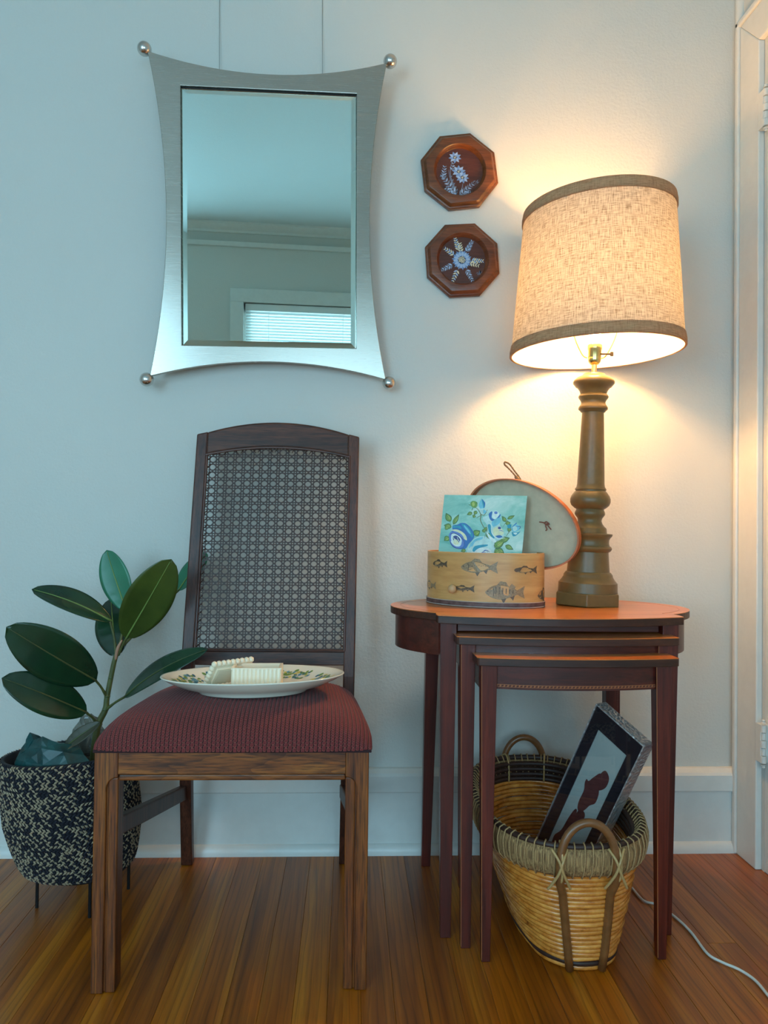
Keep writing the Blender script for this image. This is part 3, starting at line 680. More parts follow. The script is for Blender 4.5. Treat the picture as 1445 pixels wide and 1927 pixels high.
# middle and smallest tables
def inner_table(name, label, x0, x1, yf, z, dep, bow, lw, lb, apron, inlay):
    cx = (x0+x1)/2; hw = (x1-x0)/2
    out = [(x0, yf+dep), (x0, yf+.004)]+[(cx+hw*s, yf+.002-bow*(1-s*s)) for s in [-.98+1.96*k/22 for k in range(23)]]+[(x1, yf+.004), (x1, yf+dep)]
    t = table(name, label, out, z, .0155, (cx, yf+dep/2, 0))
    zl = z-.0155; i = .010
    leg(t, x0+i, x0+i+lw, yf+.012, yf+.012+lw, zl, x0+i+.006, x0+i+.006+lb, yf+.016, yf+.016+lb)
    leg(t, x1-i-lw, x1-i, yf+.012, yf+.012+lw, zl, x1-i-.006-lb, x1-i-.006, yf+.016, yf+.016+lb)
    leg(t, x0+i, x0+i+lw, yf+dep-.010-lw, yf+dep-.010, zl, x0+i+.006, x0+i+.006+lb, yf+dep-.014-lb, yf+dep-.014, False)
    leg(t, x1-i-lw, x1-i, yf+dep-.010-lw, yf+dep-.010, zl, x1-i-.006-lb, x1-i-.006, yf+dep-.014-lb, yf+dep-.014, False)
    for xa in (x0+i+.004, x1-i-.020): G().box(xa, xa+.016, yf+.012+lw, yf+dep-.010-lw, zl-.052, zl).build('side_apron', M_MAH_X, t)
    G().box(x0+i+lw, x1-i-lw, yf+dep-.034, yf+dep-.016, zl-.052, zl).build('back_apron', M_MAH_X, t)
    zb = zl-apron; rings = []
    for k in range(25):
        s = -1+2*k/24; xx = cx+(hw-i-lw)*s; yy = yf+.018-bow*(1-s*s)
        rings.append([(xx, yy, zb), (xx, yy, zl), (xx, yy+.016, zl), (xx, yy+.016, zb)])
    ap = G().loft(rings).build('front_apron', M_MAH_X, t)
    if inlay:
        def strip(zz0, zz1, m, nm, s0=-1, s1=1, n=24, pr=.0006):
            rr = []
            for k in range(n+1):
                s = lerp(s0, s1, k/n); xx = cx+(hw-i-lw)*s; yy = yf+.018-bow*(1-s*s)-pr
                rr.append([(xx, yy, zz0), (xx, yy, zz1), (xx, yy+.002, zz1), (xx, yy+.002, zz0)])
            G().loft(rr).build(nm, m, ap)
        strip(zb+.004, zb+.0092, M_LINE, 'inlay_band'); n = 44
        for k in range(n):
            s = -1+2*(k+.5)/n; xx = cx+(hw-i-lw)*s; yy = yf+.018-bow*(1-s*s)-.0011
            G().hexa([(xx-.0026, yy, zb+.0046), (xx+.0018, yy, zb+.0052), (xx+.0018, yy+.001, zb+.0052), (xx-.0026, yy+.001, zb+.0046), (xx-.0018, yy, zb+.0080), (xx+.0026, yy, zb+.0086), (xx+.0026, yy+.001, zb+.0086), (xx-.0018, yy+.001, zb+.0080)]).build('inlay_lozenge', M_INL, ap)
    return t
inner_table('nesting_table', 'middle-sized table of the mahogany nest, between the other two', .2105, .6480, 1.4745, .6035, .36, .022, .028, .019, .020, False)
inner_table('nesting_table', 'smallest frontmost table of the mahogany nest, with chequered inlay on its apron', .2425, .6270, 1.4275, .5715, .34, .018, .0300, .0165, .0460, True)

# ---------------------------------------------------------------- table lamp
M_OLIVE = plain('olive_brown_lamp_paint', S(112, 88, 50), .36, vary=.10, scale=60, coat=.0)
M_BRASS = plain('polished_brass', (.80, .58, .22, 1), .2, 1.0)
M_COPPER = plain('copper_tube', (.72, .40, .24, 1), .35, 1.0)
M_SOCKET = plain('ivory_socket', S(236, 226, 200), .4)
M_KEY = plain('dark_switch_key', S(60, 50, 40), .4, .5)
LC = V((.5475, 1.742, .640)); LT = Matrix.Translation(LC) @ Matrix.Rotation(radians(1.3), 4, 'Y')
lm = thing('table_lamp', 'olive turned column table lamp with a lit oatmeal linen drum shade', 'lamp', LC)
px = lambda y: (1134-y)*.001207
def LG(g, name, m, smooth=True, bevel=0., **k):
    g.v = [tuple(LT @ V(p)) for p in g.v]; return g.build(name, m, lm, smooth=smooth, bevel=bevel, **k)
rot = radians(-90-20-60+2)
hexp = [(.0785*cos(rot+pi/3*k), .0785*sin(rot+pi/3*k), 0) for k in range(6)]
LG(G().prism(hexp, (0, 0, .0290)), 'plinth', M_OLIVE, smooth=False, bevel=.003, seg=3)
K = .001207
P = [(1110, 55), (1092, 54.5), (1091, 53), (1086, 49), (1081, 46), (1080, 45.5), (1077, 45.2), (1074, 43), (1072, 41.5), (1071.5, 39.5), (1053, 38), (1034, 36.5), (1033, 38.5), (1031, 41), (1027, 42.5), (1023.5, 41), (1022, 38),
     (1017, 36.8), (1011, 37), (1006, 39.5), (1004, 42), (1000, 42.8), (999, 41), (998.5, 33), (997, 32.3), (989.5, 31.6), (988, 30.5), (986, 28), (981, 24), (975, 21.8), (970, 23), (967, 25.5), (963, 28), (959, 28), (955, 26), (953, 25.5), (951, 29), (946, 35), (940, 37.3), (934, 37.5), (928, 35.5), (923, 32), (919.5, 29.5), (919, 28), (917, 28), (916, 29.5), (914, 28.8),
     (911, 26.5), (905, 25.4), (880, 24.6), (830, 22.6), (790, 21.2), (769, 20.4), (768, 22.5), (766, 24), (763, 27.3), (760, 27.5), (757, 26), (754, 23.6), (750, 22.6), (746, 24), (742, 27), (739, 28.2), (736, 27), (733.5, 24.2), (728, 26), (722, 30), (720, 33.5), (717, 35.5), (714, 38.3), (710, 38.6), (706, 36), (702, 31), (699.5, 25), (698, 22), (695, 20), (694.5, 5)]
LG(G().lathe([(r*K, px(y)) for y, r in P], (0, 0, 0), 48), 'column', M_OLIVE)
LG(G().lathe([(.0062, px(696)), (.0062, px(676))], n=16), 'neck_tube', M_COPPER)
sk = LG(G().lathe([(.004, px(678)), (.010, px(676)), (.0135, px(672)), (.0145, px(668)), (.0150, px(664))], n=24), 'socket_cup', M_BRASS)
LG(G().lathe([(.0145, px(665)), (.0150, px(664)), (.0150, px(650)), (.0165, px(648)), (.0165, px(640)), (.014, px(638))], n=24), 'socket_shell', M_BRASS)
sw = G().tube([(.012, -.006, px(657)), (.034, -.010, px(657))], .0022, 8); LG(sw, 'switch_stem', M_KEY)
LG(G().box(.033, .040, -.0125, -.0075, px(661), px(653)), 'switch_key', M_KEY, smooth=False, bevel=.001)
for s in (-1, 1):
    LG(G().tube(spline([(.016*s, .004, px(664)), (.030*s, .004, px(655)), (.052*s, .004, px(610)), (.055*s, .004, px(540)), (.035*s, .004, px(440)), (.004*s, .004, px(408))], 6), .0016, 6), 'harp', M_BRASS)
m_bulb, nt, b = base('glowing_bulb', .4); b.inputs['Base Color'].default_value = (1, .9, .75, 1); b.inputs['Emission Color'].default_value = (1.0, .72, .40, 1); b.inputs['Emission Strength'].default_value = 25
bz = px(548)
LG(G().lathe([(.013, px(640)), (.0135, px(600)), (.015, px(590)), (.022, bz-.026), (.030, bz-.006), (.0315, bz+.004), (.029, bz+.016), (.020, bz+.028), (.008, bz+.0335), (.0001, bz+.0345)], n=24), 'bulb', m_bulb, smooth='all')
pl_ = bpy.data.lights.new('bulb_light', 'POINT'); pl_.energy = BULB_POWER; pl_.color = BULB_COLOR; pl_.shadow_soft_size = .036
po = bpy.data.objects.new('bulb_light', pl_); col.objects.link(po); po.location = LT @ V((0, 0, bz+.003)); po.parent = lm; po.matrix_parent_inverse = PW[lm.name]
for o_ in lm.children:
    if o_.name.startswith('bulb') and o_.type == 'MESH': o_.visible_shadow = True
def linen(name, c1, c2, trans, tcol, sc_=1., diag=False):
    m, nt, b = base(name, .8, 0, .2)
    def V_(s, r=0):
        tc = nt.nodes.new('ShaderNodeTexCoord'); mp = nt.nodes.new('ShaderNodeMapping'); mp.inputs['Scale'].default_value = s; mp.inputs['Rotation'].default_value = (0, 0, r)
        lk(nt, tc.outputs['UV'], mp.inputs[0]); return mp.outputs[0]
    r = radians(40) if diag else 0
    h = noise(nt, V_((42*sc_, 640*sc_, 1), r), 1, 2, .6); w = noise(nt, V_((600*sc_, 40*sc_, 1), r), 1, 2, .6)
    mx_ = nd(nt, 'ShaderNodeMath', operation='ADD'); lk(nt, h, mx_.inputs[0]); lk(nt, w, mx_.inputs[1])
    f = nd(nt, 'ShaderNodeMath', operation='MULTIPLY'); lk(nt, mx_.outputs[0], f.inputs[0]); f.inputs[1].default_value = .5
    c = ramp(nt, f.outputs[0], [(.36, c1), (.56, c2)]); lk(nt, c, b.inputs['Base Color'])
    bump(nt, b, f.outputs[0], .4, .0008)
    t = nt.nodes.new('ShaderNodeBsdfTranslucent'); lk(nt, mix(nt, c, tcol, 1., 'MULTIPLY'), t.inputs[0])
    ms = nt.nodes.new('ShaderNodeMixShader'); ms.inputs[0].default_value = trans
    lk(nt, b.outputs[0], ms.inputs[1]); lk(nt, t.outputs[0], ms.inputs[2]); lk(nt, ms.outputs[0], nt.nodes['Material Output'].inputs[0]); return m
M_LINEN = linen('oatmeal_linen', S(150, 128, 100), S(236, 224, 204), .48, (.95, .95, .95, 1))
M_BAND = linen('taupe_bias_trim', S(190, 134, 92), S(226, 174, 130), .26, (.9, .8, .7, 1), 1.2, True)
SC = V((.5635, 1.742, 0)); SLOPE = .037
def shade_pt(r, z, th):
    x, y = r*cos(th), r*sin(th); t = (z-1.219)/.336
    return (SC.x+.003*t+x, SC.y+y, z+SLOPE*x*(1+.7*t))
def shade_r(z): return lerp(.1935, .1690, (z-1.219)/.336)
NS = 96
def ringwall(name, m, z0, z1, dr, nz, thick):
    g = G()
    g.grid(lambda u, v: shade_pt(shade_r(lerp(z0, z1, v))+dr, lerp(z0, z1, v), 2*pi*u), NS, nz)
    for k, (u, v) in g.uv.items(): g.uv[k] = (u*1.15, v*(z1-z0))
    me = g.mesh(name); return finish(name, me, m, lm, smooth='all', sol=thick)
shd = ringwall('shade', M_LINEN, 1.221, 1.553, 0, 12, 0.0)
M_LINER, nt, b = base('white_shade_liner', .6); b.inputs['Base Color'].default_value = (.86, .85, .82, 1)
t_ = nd(nt, 'ShaderNodeBsdfTranslucent', Color=(.86, .85, .82, 1)); ms = nt.nodes.new('ShaderNodeMixShader'); ms.inputs[0].default_value = .20
lk(nt, b.outputs[0], ms.inputs[1]); lk(nt, t_.outputs[0], ms.inputs[2]); lk(nt, ms.outputs[0], nt.nodes['Material Output'].inputs[0])
ringwall('shade_liner', M_LINER, 1.220, 1.554, -.0022, 6, 0.0)
for nm, z0, z1 in (('trim_band', 1.2175, 1.2445), ('trim_band', 1.5295, 1.5565)):
    g = G(); rr = []
    for k in range(NS+1):
        th = 2*pi*k/NS
        rr.append([shade_pt(shade_r(z0)+.0028, z0+.002, th), shade_pt(shade_r((z0+z1)/2)+.0036, (z0+z1)/2, th), shade_pt(shade_r(z1)+.0022, z1-.001, th), shade_pt(shade_r(z1)-.0015, z1, th), shade_pt(shade_r(z0)-.0020, z0+.0005, th)])
    g.loft(rr, True, False)
    for i in range(len(g.v)): g.uv[i] = ((i//5)/NS*1.15, (i % 5)*.008)
    finish(nm, g.mesh(nm), M_BAND, lm, smooth='all')
for k in range(3):
    th = 2*pi*k/3+.5; LGs = G().tube([(SC.x, SC.y+.004, 1.528), shade_pt(shade_r(1.53)-.002, 1.535, th)], .0016, 6).build('shade_spider', M_BRASS, lm, smooth=True)
# power cord over the floor
M_CORD = plain('white_cord', S(226, 226, 216), .4)
cpts = [(.60, 1.902, .05), (.62, 1.885, .006), (.640, 1.82, .004), (.648, 1.74, .004), (.652, 1.665, .004), (.676, 1.645, .004), (.693, 1.589, .004), (.699, 1.533, .004), (.696, 1.456, .004), (.711, 1.425, .004), (.730, 1.402, .004), (.742, 1.369, .004), (.741, 1.322, .004), (.735, 1.24, .004)]
tag(G().tube(spline(cpts, 6), .0026, 8).build('power_cord', M_CORD, smooth='all'), 'thin white electric cord snaking over the floor by the table leg', 'cord')

# ---------------------------------------------------------------- bandbox with fish, its lid and the rose card
BX, BY, BA, BB, BYAW, BZ, BH = .310, 1.740, .135, .090, radians(-27), .640, .1175
def oval(th, k=1., da=0.):
    x, y = (BA+da)*k*cos(th), (BB+da)*k*sin(th); return (BX+x*cos(BYAW)-y*sin(BYAW), BY+x*sin(BYAW)+y*cos(BYAW))
M_BOX, nt, b = base('tan_paper_box', .35, 0, .5); v = coords(nt, (6, 6, 40)); lk(nt, ramp(nt, noise(nt, v, 2, 4), [(.3, S(196, 142, 82)), (.7, S(220, 168, 104))]), b.inputs['Base Color'])
M_BOXIN = plain('inside_kraft_card', S(176, 128, 86), .7)
M_BANDP, nt, b = base('plum_brown_ribbon', .55); lk(nt, ramp(nt, noise(nt, coords(nt, (60, 60, 60)), 1, 4), [(.3, S(76, 50, 46)), (.7, S(124, 92, 88))]), b.inputs['Base Color'])
M_STITCH = plain('pale_edge_thread', S(206, 188, 176), .5)
M_LIDGREY = plain('grey_green_lid_lining', S(204, 188, 158), .7, vary=.08, scale=50)
M_LIDRIM = plain('reddish_lid_rim', S(196, 110, 64), .5, vary=.2)
bx = thing('bandbox', 'open oval tan paper box printed with fish on the table', 'box', (BX, BY, BZ))
NB = 96; TH = [2*pi*k/NB for k in range(NB)]
def owall(da, z0, z1, th_=.0022):
    return [[(*oval(t, 1, da), z) for t in TH] for z in (z0, z1)]
g = G(); g.loft([[(*oval(t, 1, d), z) for t in TH] for d, z in ((0, BZ+.0012), (0, BZ+BH-.0008), (-.0008, BZ+BH), (-.0022, BZ+BH))], True, False); g.build('body', M_BOX, bx, smooth=True)
g = G(); g.loft([[(*oval(t, 1, d), z) for t in TH] for d, z in ((-.0022, BZ+BH), (-.0024, BZ+.004))], True, False); g.add([(*oval(t, 1, -.0024), BZ+.004) for t in TH], [tuple(range(NB))]); g.build('lining', M_BOXIN, bx, smooth=True)
g = G(); g.loft([[(*oval(t, 1, d), z) for t in TH] for d, z in ((0, BZ), (.0018, BZ+.0004), (.0020, BZ+.0125), (0, BZ+.013))], True, False); g.add([(*oval(t, 1, 0), BZ) for t in TH], [tuple(range(NB))]); g.build('base_band', M_BANDP, bx, smooth=True)
for z in (BZ+.0020, BZ+.0125): G().tube([(*oval(t, 1, .0021), z) for t in TH], .0007, 5, closed=True).build('edge_thread', M_STITCH, bx)
G().tube([(*oval(t, 1, -.001), BZ+BH) for t in TH], .0013, 6, closed=True).build('rim_edge', M_BOX, bx, smooth=True)
FISHM = [plain('print_grey', S(150, 126, 94), .4, vary=.3, scale=300), plain('print_dark', S(100, 82, 64), .4, vary=.3, scale=300), plain('print_pale', S(170, 140, 104), .4, vary=.2, scale=300)]
ARC = [(0., 0.)]
for k in range(1, 721):
    a, b_ = oval(2*pi*(k-1)/720), oval(2*pi*k/720); ARC.append((2*pi*k/720, ARC[-1][1]+math.hypot(a[0]-b_[0], a[1]-b_[1])))
def th_of(s):
    s %= ARC[-1][1]; lo, hi = 0, 720
    while hi-lo > 1:
        m = (lo+hi)//2
        if ARC[m][1] <= s: lo = m
        else: hi = m
    return lerp(ARC[lo][0], ARC[hi][0], (s-ARC[lo][1])/(ARC[hi][1]-ARC[lo][1]+1e-9))
def s_of(th): return ARC[int(round((th % (2*pi))/(2*pi)*720))][1]
def fish(th0, z, L, dark, tall=.30, stripes=False, flip=1, only=None):
    s0 = s_of(th0); g = G()
    def F(u, w, lay): return (*oval(th_of(s0+u*L*flip), 1, .0004+.00012*lay), z+w*L)
    def poly(pts, mi, lay):
        pts = [p for p in pts]
        g.add([F(u, w, lay) for u, w in pts], [tuple(range(len(pts)))], mi)
    body = [(-.5, 0), (-.44, .06), (-.34, tall*.40), (-.18, tall*.52), (0, tall*.5), (.16, tall*.33), (.30, .055), (.30, -.05), (.16, -tall*.28), (0, -tall*.44), (-.18, -tall*.48), (-.34, -tall*.36), (-.44, -.07)]
    sp = [(p.x, p.y) for p in spline([(a, b, 0) for a, b in body], 3, True)]
    poly(sp, 1 if dark else 0, 0)
    belly = [(-.42, -.07), (-.2, -.03), (.1, -.02), (.28, -.02), (.16, -tall*.24), (0, -tall*.40), (-.18, -tall*.44), (-.34, -tall*.32)]
    poly(belly, 2, 1)
    poly([(.29, .05), (.50, .17), (.46, .02), (.50, -.15), (.29, -.045)], 1 if dark else 0, 1)
    poly([(-.22, tall*.48), (-.12, tall*.78), (.02, tall*.72), (.08, tall*.44)], 0 if not dark else 1, 0)
    if stripes: poly([(.10, tall*.40), (.16, tall*.62), (.26, tall*.40), (.22, tall*.2)], 0, 0)
    poly([(-.10, -tall*.44), (-.04, -tall*.78), (.03, -tall*.40)], 1, 0); poly([(.12, -tall*.30), (.20, -tall*.56), (.24, -tall*.18)], 1, 0)
    poly([(-.43+.018*cos(a), .025+.018*sin(a)) for a in [k*pi/4 for k in range(8)]], 1, 2)
    poly([(-.31, .10), (-.285, .03), (-.30, -.09), (-.285, -.09), (-.265, .03), (-.29, .10)], 1, 2)
    if stripes:
        for k in range(6):
            u = -.24+.085*k; h = tall*.42*(1-.11*k); poly([(u, h), (u+.022, h*.95), (u+.012, -h*.35), (u-.004, -h*.3)], 1, 2)
    else:
        for k in range(9):
            u = -.25+.06*k; poly([(u, .06-.02*(k % 2)), (u+.03, .066-.02*(k % 2)), (u+.03, .055-.02*(k % 2)), (u, .05-.02*(k % 2))], 1, 2)
    g.build('fish_print', FISHM, bx, kind='stuff', recalc=False)
KNOB_TH = 4.40
for a in ((4.053, .731, .048, True, .28), (4.819, .727, .082, False, .30), (5.651, .723, .056, True, .22), (3.70, .681, .056, False, .26), (4.56, .6800, .050, True, .20), (6.30, .667, .062, True, .34), (.6, .728, .07, False, .28), (1.3, .68, .08, False, .3), (2.1, .72, .07, True, .25)): fish(*a)
fish(5.255, .6745, .086, False, .36, True)
KN = oval(KNOB_TH, 1, .007)
kn = G().lathe([(.0001, -.009), (.0035, -.008), (.004, -.004), (.0085, -.0015), (.0098, .003), (.0085, .007), (.005, .0095), (.0001, .0102)], (0, 0, 0), 20)
nrm = (V((*oval(KNOB_TH, 1, .01), 0))-V((*oval(KNOB_TH, 1, 0), 0))).normalized(); mt = V((0, 0, 1)).rotation_difference(nrm).to_matrix().to_4x4(); mt.translation = (KN[0], KN[1], .6785)
kn.v = [tuple(mt @ V(p)) for p in kn.v]; kn.build('knob', plain('pale_wood_knob', S(206, 164, 116), .4), bx, smooth='all')
# lid
LCn = V((.397, 1.740, .8240)); nl = V((-.46, -.88, -.06)).normalized(); hl = V((0, 0, 1)).cross(nl).normalized()*1.0; ul = nl.cross(hl).normalized()
if hl.x < 0: hl = -hl
if ul.z < 0: ul = -ul
A_ = radians(-27); l1 = hl*cos(A_)+ul*sin(A_); l2 = -hl*sin(A_)+ul*cos(A_)
Lp = lambda th, k, d: LCn+l1*((BA+.002)*cos(th)*k)+l2*((BB+.002)*sin(th)*k)+nl*d
li = thing('oval_lid', 'grey lined oval box lid with rope loop leaning against the lamp', 'lid', LCn)
g = G(); g.loft([[Lp(t, 1, d) for t in TH] for d in (-.013, .017)]+[[Lp(t, .972, .017) for t in TH]]+[[Lp(t, .965, -.009) for t in TH]], True, False); g.build('rim', M_LIDRIM, li, smooth=True)
g = G(); g.loft([[Lp(t, .967, -.009) for t in TH], [Lp(t, .0001, -.009) for t in TH]], True, False); g.build('lining', M_LIDGREY, li)
g = G(); g.loft([[Lp(t, 1.0, -.012) for t in TH], [Lp(t, .0001, -.012) for t in TH]], True, False); g.build('top_face', M_BOX, li)
M_ROPE = plain('twisted_hemp_rope', S(132, 104, 74), .8, vary=.3, scale=400)
tp = V((.3925, 1.765, .9195))
rp = spline([tp+V((.010, 0, -.012)), tp+V((-.002, 0, .006)), tp+V((-.014, -.002, .020)), tp+V((-.028, -.003, .034)), tp+V((-.034, -.002, .040)), tp+V((-.033, .002, .046)), tp+V((-.022, .004, .042)), tp+V((-.010, .003, .026)), tp+V((.002, .002, .010)), tp+V((.010, 0, -.010))], 8)
def rope(pts, r, name, par, m, turns=150.):
    rope_o = None
    for ph in (0, pi):
        out = []; acc = 0; nx_ = None
        for i, p in enumerate(pts):
            d = (pts[min(i+1, len(pts)-1)]-pts[max(i-1, 0)]).normalized()
            nx_ = d.orthogonal().normalized() if nx_ is None else (nx_-d*nx_.dot(d)).normalized()
            if i: acc += (p-pts[i-1]).length
            a = acc*turns*2*pi/1.+ph; out.append(p+(nx_*cos(a)+d.cross(nx_)*sin(a))*r*.55)
        G().tube(out, r*.62, 6).build('strand', m, par, smooth='all')
rl = G().tube([tp+V((.006, .001, -.006)), tp+V((-.003, -.001, .006)), tp+V((-.008, -.001, .014))], [.004, .0052, .0042], 10).build('rope_knot', M_ROPE, li, smooth='all')
rope(rp, .0021, 'rope_loop', li, M_ROPE, 130)
M_RED = plain('rust_red_string', S(150, 82, 62), .7, vary=.2)
sp_ = LCn+hl*.050+ul*-.002+nl*-.006
for pts in ([(-.015, .006), (-.006, .005), (.002, .001), (.008, .004), (.010, -.001)], [(.004, .003), (.001, -.004), (.004, -.012), (.001, -.016)], [(.004, .002), (.009, -.006), (.015, -.013)], [(-.002, .004), (.003, .007), (.007, .003), (.004, -.001), (-.001, .001)]):
    G().tube(spline([sp_+hl*a*.9+ul*b_*.9+nl*.0015 for a, b_ in pts], 4), .0012, 6).build('string_knot', M_RED, li, smooth='all')
# rose painting on a small canvas board standing in the box
cTL, cTR, cBL = V((.2197, 1.77, .888)), V((.3992, 1.71, .886)), V((.2057, 1.755, .7583))
ex, ey = cTR-cTL, cBL-cTL; cn = ex.cross(ey).normalized()
if cn.y > 0: cn = -cn
cdm, nt, b = base('aqua_painted_ground', .45)
v = coords(nt, (9, 9, 16)); lk(nt, ramp(nt, noise(nt, v, 1.2, 5, .6, .8), [(.28, S(96, 170, 152)), (.48, S(150, 206, 190)), (.68, S(214, 234, 222))]), b.inputs['Base Color'])
cdo = thing('rose_painting', 'small aqua painting of blue roses standing in the fish box', 'painting', tuple(cBL))
cd4 = [cTL, cTR, cTR+ey*1.62, cTL+ey*1.62]
G().prism([p for p in cd4], -cn*.0030).build('board', cdm, cdo, bevel=.0004)
def CP(X, Y, lay):      # drawing units of the painting to the board
    v_ = (Y-445-10*((X-365)/965))/690; u_ = (X-365+85*v_)/965; v_ = (Y-445-10*u_)/690
    return cTL+ex*u_+ey*v_+cn*(.0002+.00005*lay)
RC = {'teal': S(40, 150, 176), 'blue': S(44, 108, 176), 'pale': S(196, 226, 218), 'white': S(228, 240, 232), 'navy': S(50, 62, 128), 'cream': S(226, 228, 186), 'leaf': S(112, 154, 66), 'dleaf': S(66, 104, 44), 'lleaf': S(170, 190, 96), 'sky': S(120, 196, 212), 'stem': S(112, 120, 70), 'peri': S(96, 128, 196)}
RK = list(RC); RM = [plain('rose_paint_'+k, RC[k], .45, vary=.12, scale=120) for k in RK]
def art(name, items):
    g = G()
    for lay, (c, pts) in enumerate(items):
        g.add([CP(x, y, lay+1) for x, y in pts], [tuple(range(len(pts)))], RK.index(c))
    g.build(name, RM, cdo, kind='stuff', recalc=False)
def blob(pts): return [(p.x, p.y) for p in spline([(a, b, 0) for a, b in pts], 4, True)]
def circ(c, rx, ry=None, n=18, a=0.):
    ry = ry or rx; return [(c[0]+rx*cos(t)*cos(a)-ry*sin(t)*sin(a), c[1]+rx*cos(t)*sin(a)+ry*sin(t)*cos(a)) for t in [2*pi*k/n for k in range(n)]]
def leafp(p, q, w): a = math.atan2(q[1]-p[1], q[0]-p[0]); L = math.hypot(q[0]-p[0], q[1]-p[1]); return petal(p, a, L, w)
def leaves(lst):
    for p, q, w in lst: art('leaf', [('dleaf', leafp(p, q, w)), ('leaf', leafp((lerp(p[0], q[0], .06), lerp(p[1], q[1], .06)), (lerp(p[0], q[0], .9), lerp(p[1], q[1], .9)), w*.78)), ('lleaf', leafp((lerp(p[0], q[0], .2)+w*.15, lerp(p[1], q[1], .2)), (lerp(p[0], q[0], .8)+w*.15, lerp(p[1], q[1], .8)), w*.35)), ('dleaf', ribbon([p, ((p[0]+q[0])/2, (p[1]+q[1])/2), q], 5))])
leaves([((430, 775), (378, 668), 38), ((462, 808), (535, 682), 26), ((440, 840), (352, 818), 34), ((400, 870), (362, 830), 26), ((410, 960), (348, 1010), 34), ((700, 930), (776, 880), 40), ((600, 1110), (545, 1135), 24), ((930, 1080), (1060, 980), 44), ((1000, 1000), (1115, 960), 36), ((960, 1100), (1045, 1150), 40), ((1060, 1050), (1150, 1100), 30), ((930, 1140), (1010, 1110), 44), ((720, 690), (698, 726), 20), ((690, 660), (626, 690), 22), ((740, 640), (712, 690), 22), ((1075, 770), (1035, 700), 24), ((1095, 735), (1180, 692), 20), ((1070, 790), (1130, 780), 26), ((1100, 890), (1125, 800), 20), ((860, 905), (900, 985), 34), ((830, 840), (860, 880), 22), ((810, 860), (830, 905), 22)])
art('stem', [('stem', ribbon([(715, 590), (760, 625), (790, 690), (785, 760), (830, 860), (850, 900)], 10)), ('stem', ribbon([(800, 690), (735, 728)], 7)), ('stem', ribbon([(795, 690), (870, 625)], 7)), ('stem', ribbon([(1035, 840), (1080, 770), (1110, 730)], 5)), ('stem', ribbon([(1070, 945), (1110, 890), (1150, 850)], 7)), ('stem', ribbon([(860, 800), (850, 880), (820, 975)], 6)), ('stem', ribbon([(440, 815), (415, 760)], 4)), ('stem', ribbon([(462, 820), (490, 740)], 4))])
art('rosebud', [('leaf', blob([(672, 545), (700, 520), (742, 530), (752, 575), (725, 605), (685, 590)])), ('lleaf', blob([(690, 545), (715, 535), (722, 570), (700, 585)])), ('dleaf', ribbon([(650, 565), (680, 572)], 8)), ('dleaf', ribbon([(700, 600), (685, 638)], 8)), ('dleaf', ribbon([(745, 530), (752, 560)], 8))])
art('rosebud', [('sky', blob([(805, 498), (840, 560), (828, 610), (790, 615), (768, 570)])), ('teal', blob([(808, 500), (842, 560), (826, 608), (815, 560)])), ('blue', ribbon([(806, 495), (838, 545), (832, 605)], 12)), ('pale', blob([(785, 620), (830, 612), (862, 650), (820, 685), (790, 670)])), ('sky', blob([(820, 625), (858, 648), (825, 680)])), ('stem', ribbon([(775, 640), (790, 680), (830, 690), (868, 630)], 8))])
art('rose', [('blue', blob([(555, 790), (610, 795), (670, 850), (705, 930), (690, 985), (640, 1040), (600, 1100), (520, 1105), (450, 1080), (415, 1010), (410, 930), (450, 880), (455, 825), (510, 810)])), ('teal', blob([(560, 800), (610, 812), (660, 870), (690, 930), (680, 965), (630, 900), (580, 840)])), ('sky', blob([(590, 815), (640, 865), (668, 925), (640, 905), (600, 850)])),
             ('teal', blob([(470, 825), (540, 825), (560, 862), (500, 850), (462, 850)])), ('cream', blob([(435, 880), (500, 868), (570, 900), (612, 950), (615, 1000), (560, 960), (480, 895)])), ('peri', blob([(418, 915), (470, 890), (560, 930), (590, 1010), (570, 1080), (510, 1100), (440, 1060), (412, 990)])),
             ('white', blob([(440, 930), (500, 925), (555, 985), (545, 1060), (490, 1075), (440, 1030)])), ('navy', blob([(455, 960), (500, 945), (540, 990), (520, 1030), (470, 1020)])), ('cream', blob([(470, 985), (505, 1000), (525, 1040), (495, 1055), (462, 1035)])), ('navy', ribbon([(420, 930), (470, 915), (530, 945), (580, 1000), (585, 1060)], 9)), ('white', ribbon([(430, 1010), (460, 1050), (520, 1070), (550, 1040)], 14)), ('navy', ribbon([(415, 1000), (440, 1060), (500, 1098), (560, 1090)], 8)), ('white', ribbon([(455, 960), (480, 1000), (490, 1040)], 8)), ('white', ribbon([(505, 960), (520, 1000), (545, 1030)], 7))])
art('rose', [('pale', blob([(640, 1080), (700, 980), (800, 945), (900, 975), (945, 1060), (920, 1140), (800, 1180), (640, 1180), (615, 1130)])), ('white', blob([(680, 1130), (740, 1090), (850, 1085), (900, 1130), (860, 1180), (700, 1180)])), ('teal', blob([(680, 1120), (705, 1070), (780, 1050), (858, 1045), (845, 1065), (770, 1085), (725, 1110), (700, 1135)])), ('sky', blob([(650, 1060), (710, 985), (800, 955), (790, 985), (720, 1010), (680, 1070)])), ('sky', ribbon([(640, 1100), (660, 1060), (700, 1020)], 14)), ('navy', ribbon([(790, 1140), (840, 1115), (880, 1135)], 7)), ('peri', ribbon([(800, 1135), (830, 1110), (860, 1140)], 6)), ('peri', ribbon([(760, 1160), (800, 1140), (850, 1150)], 7))])
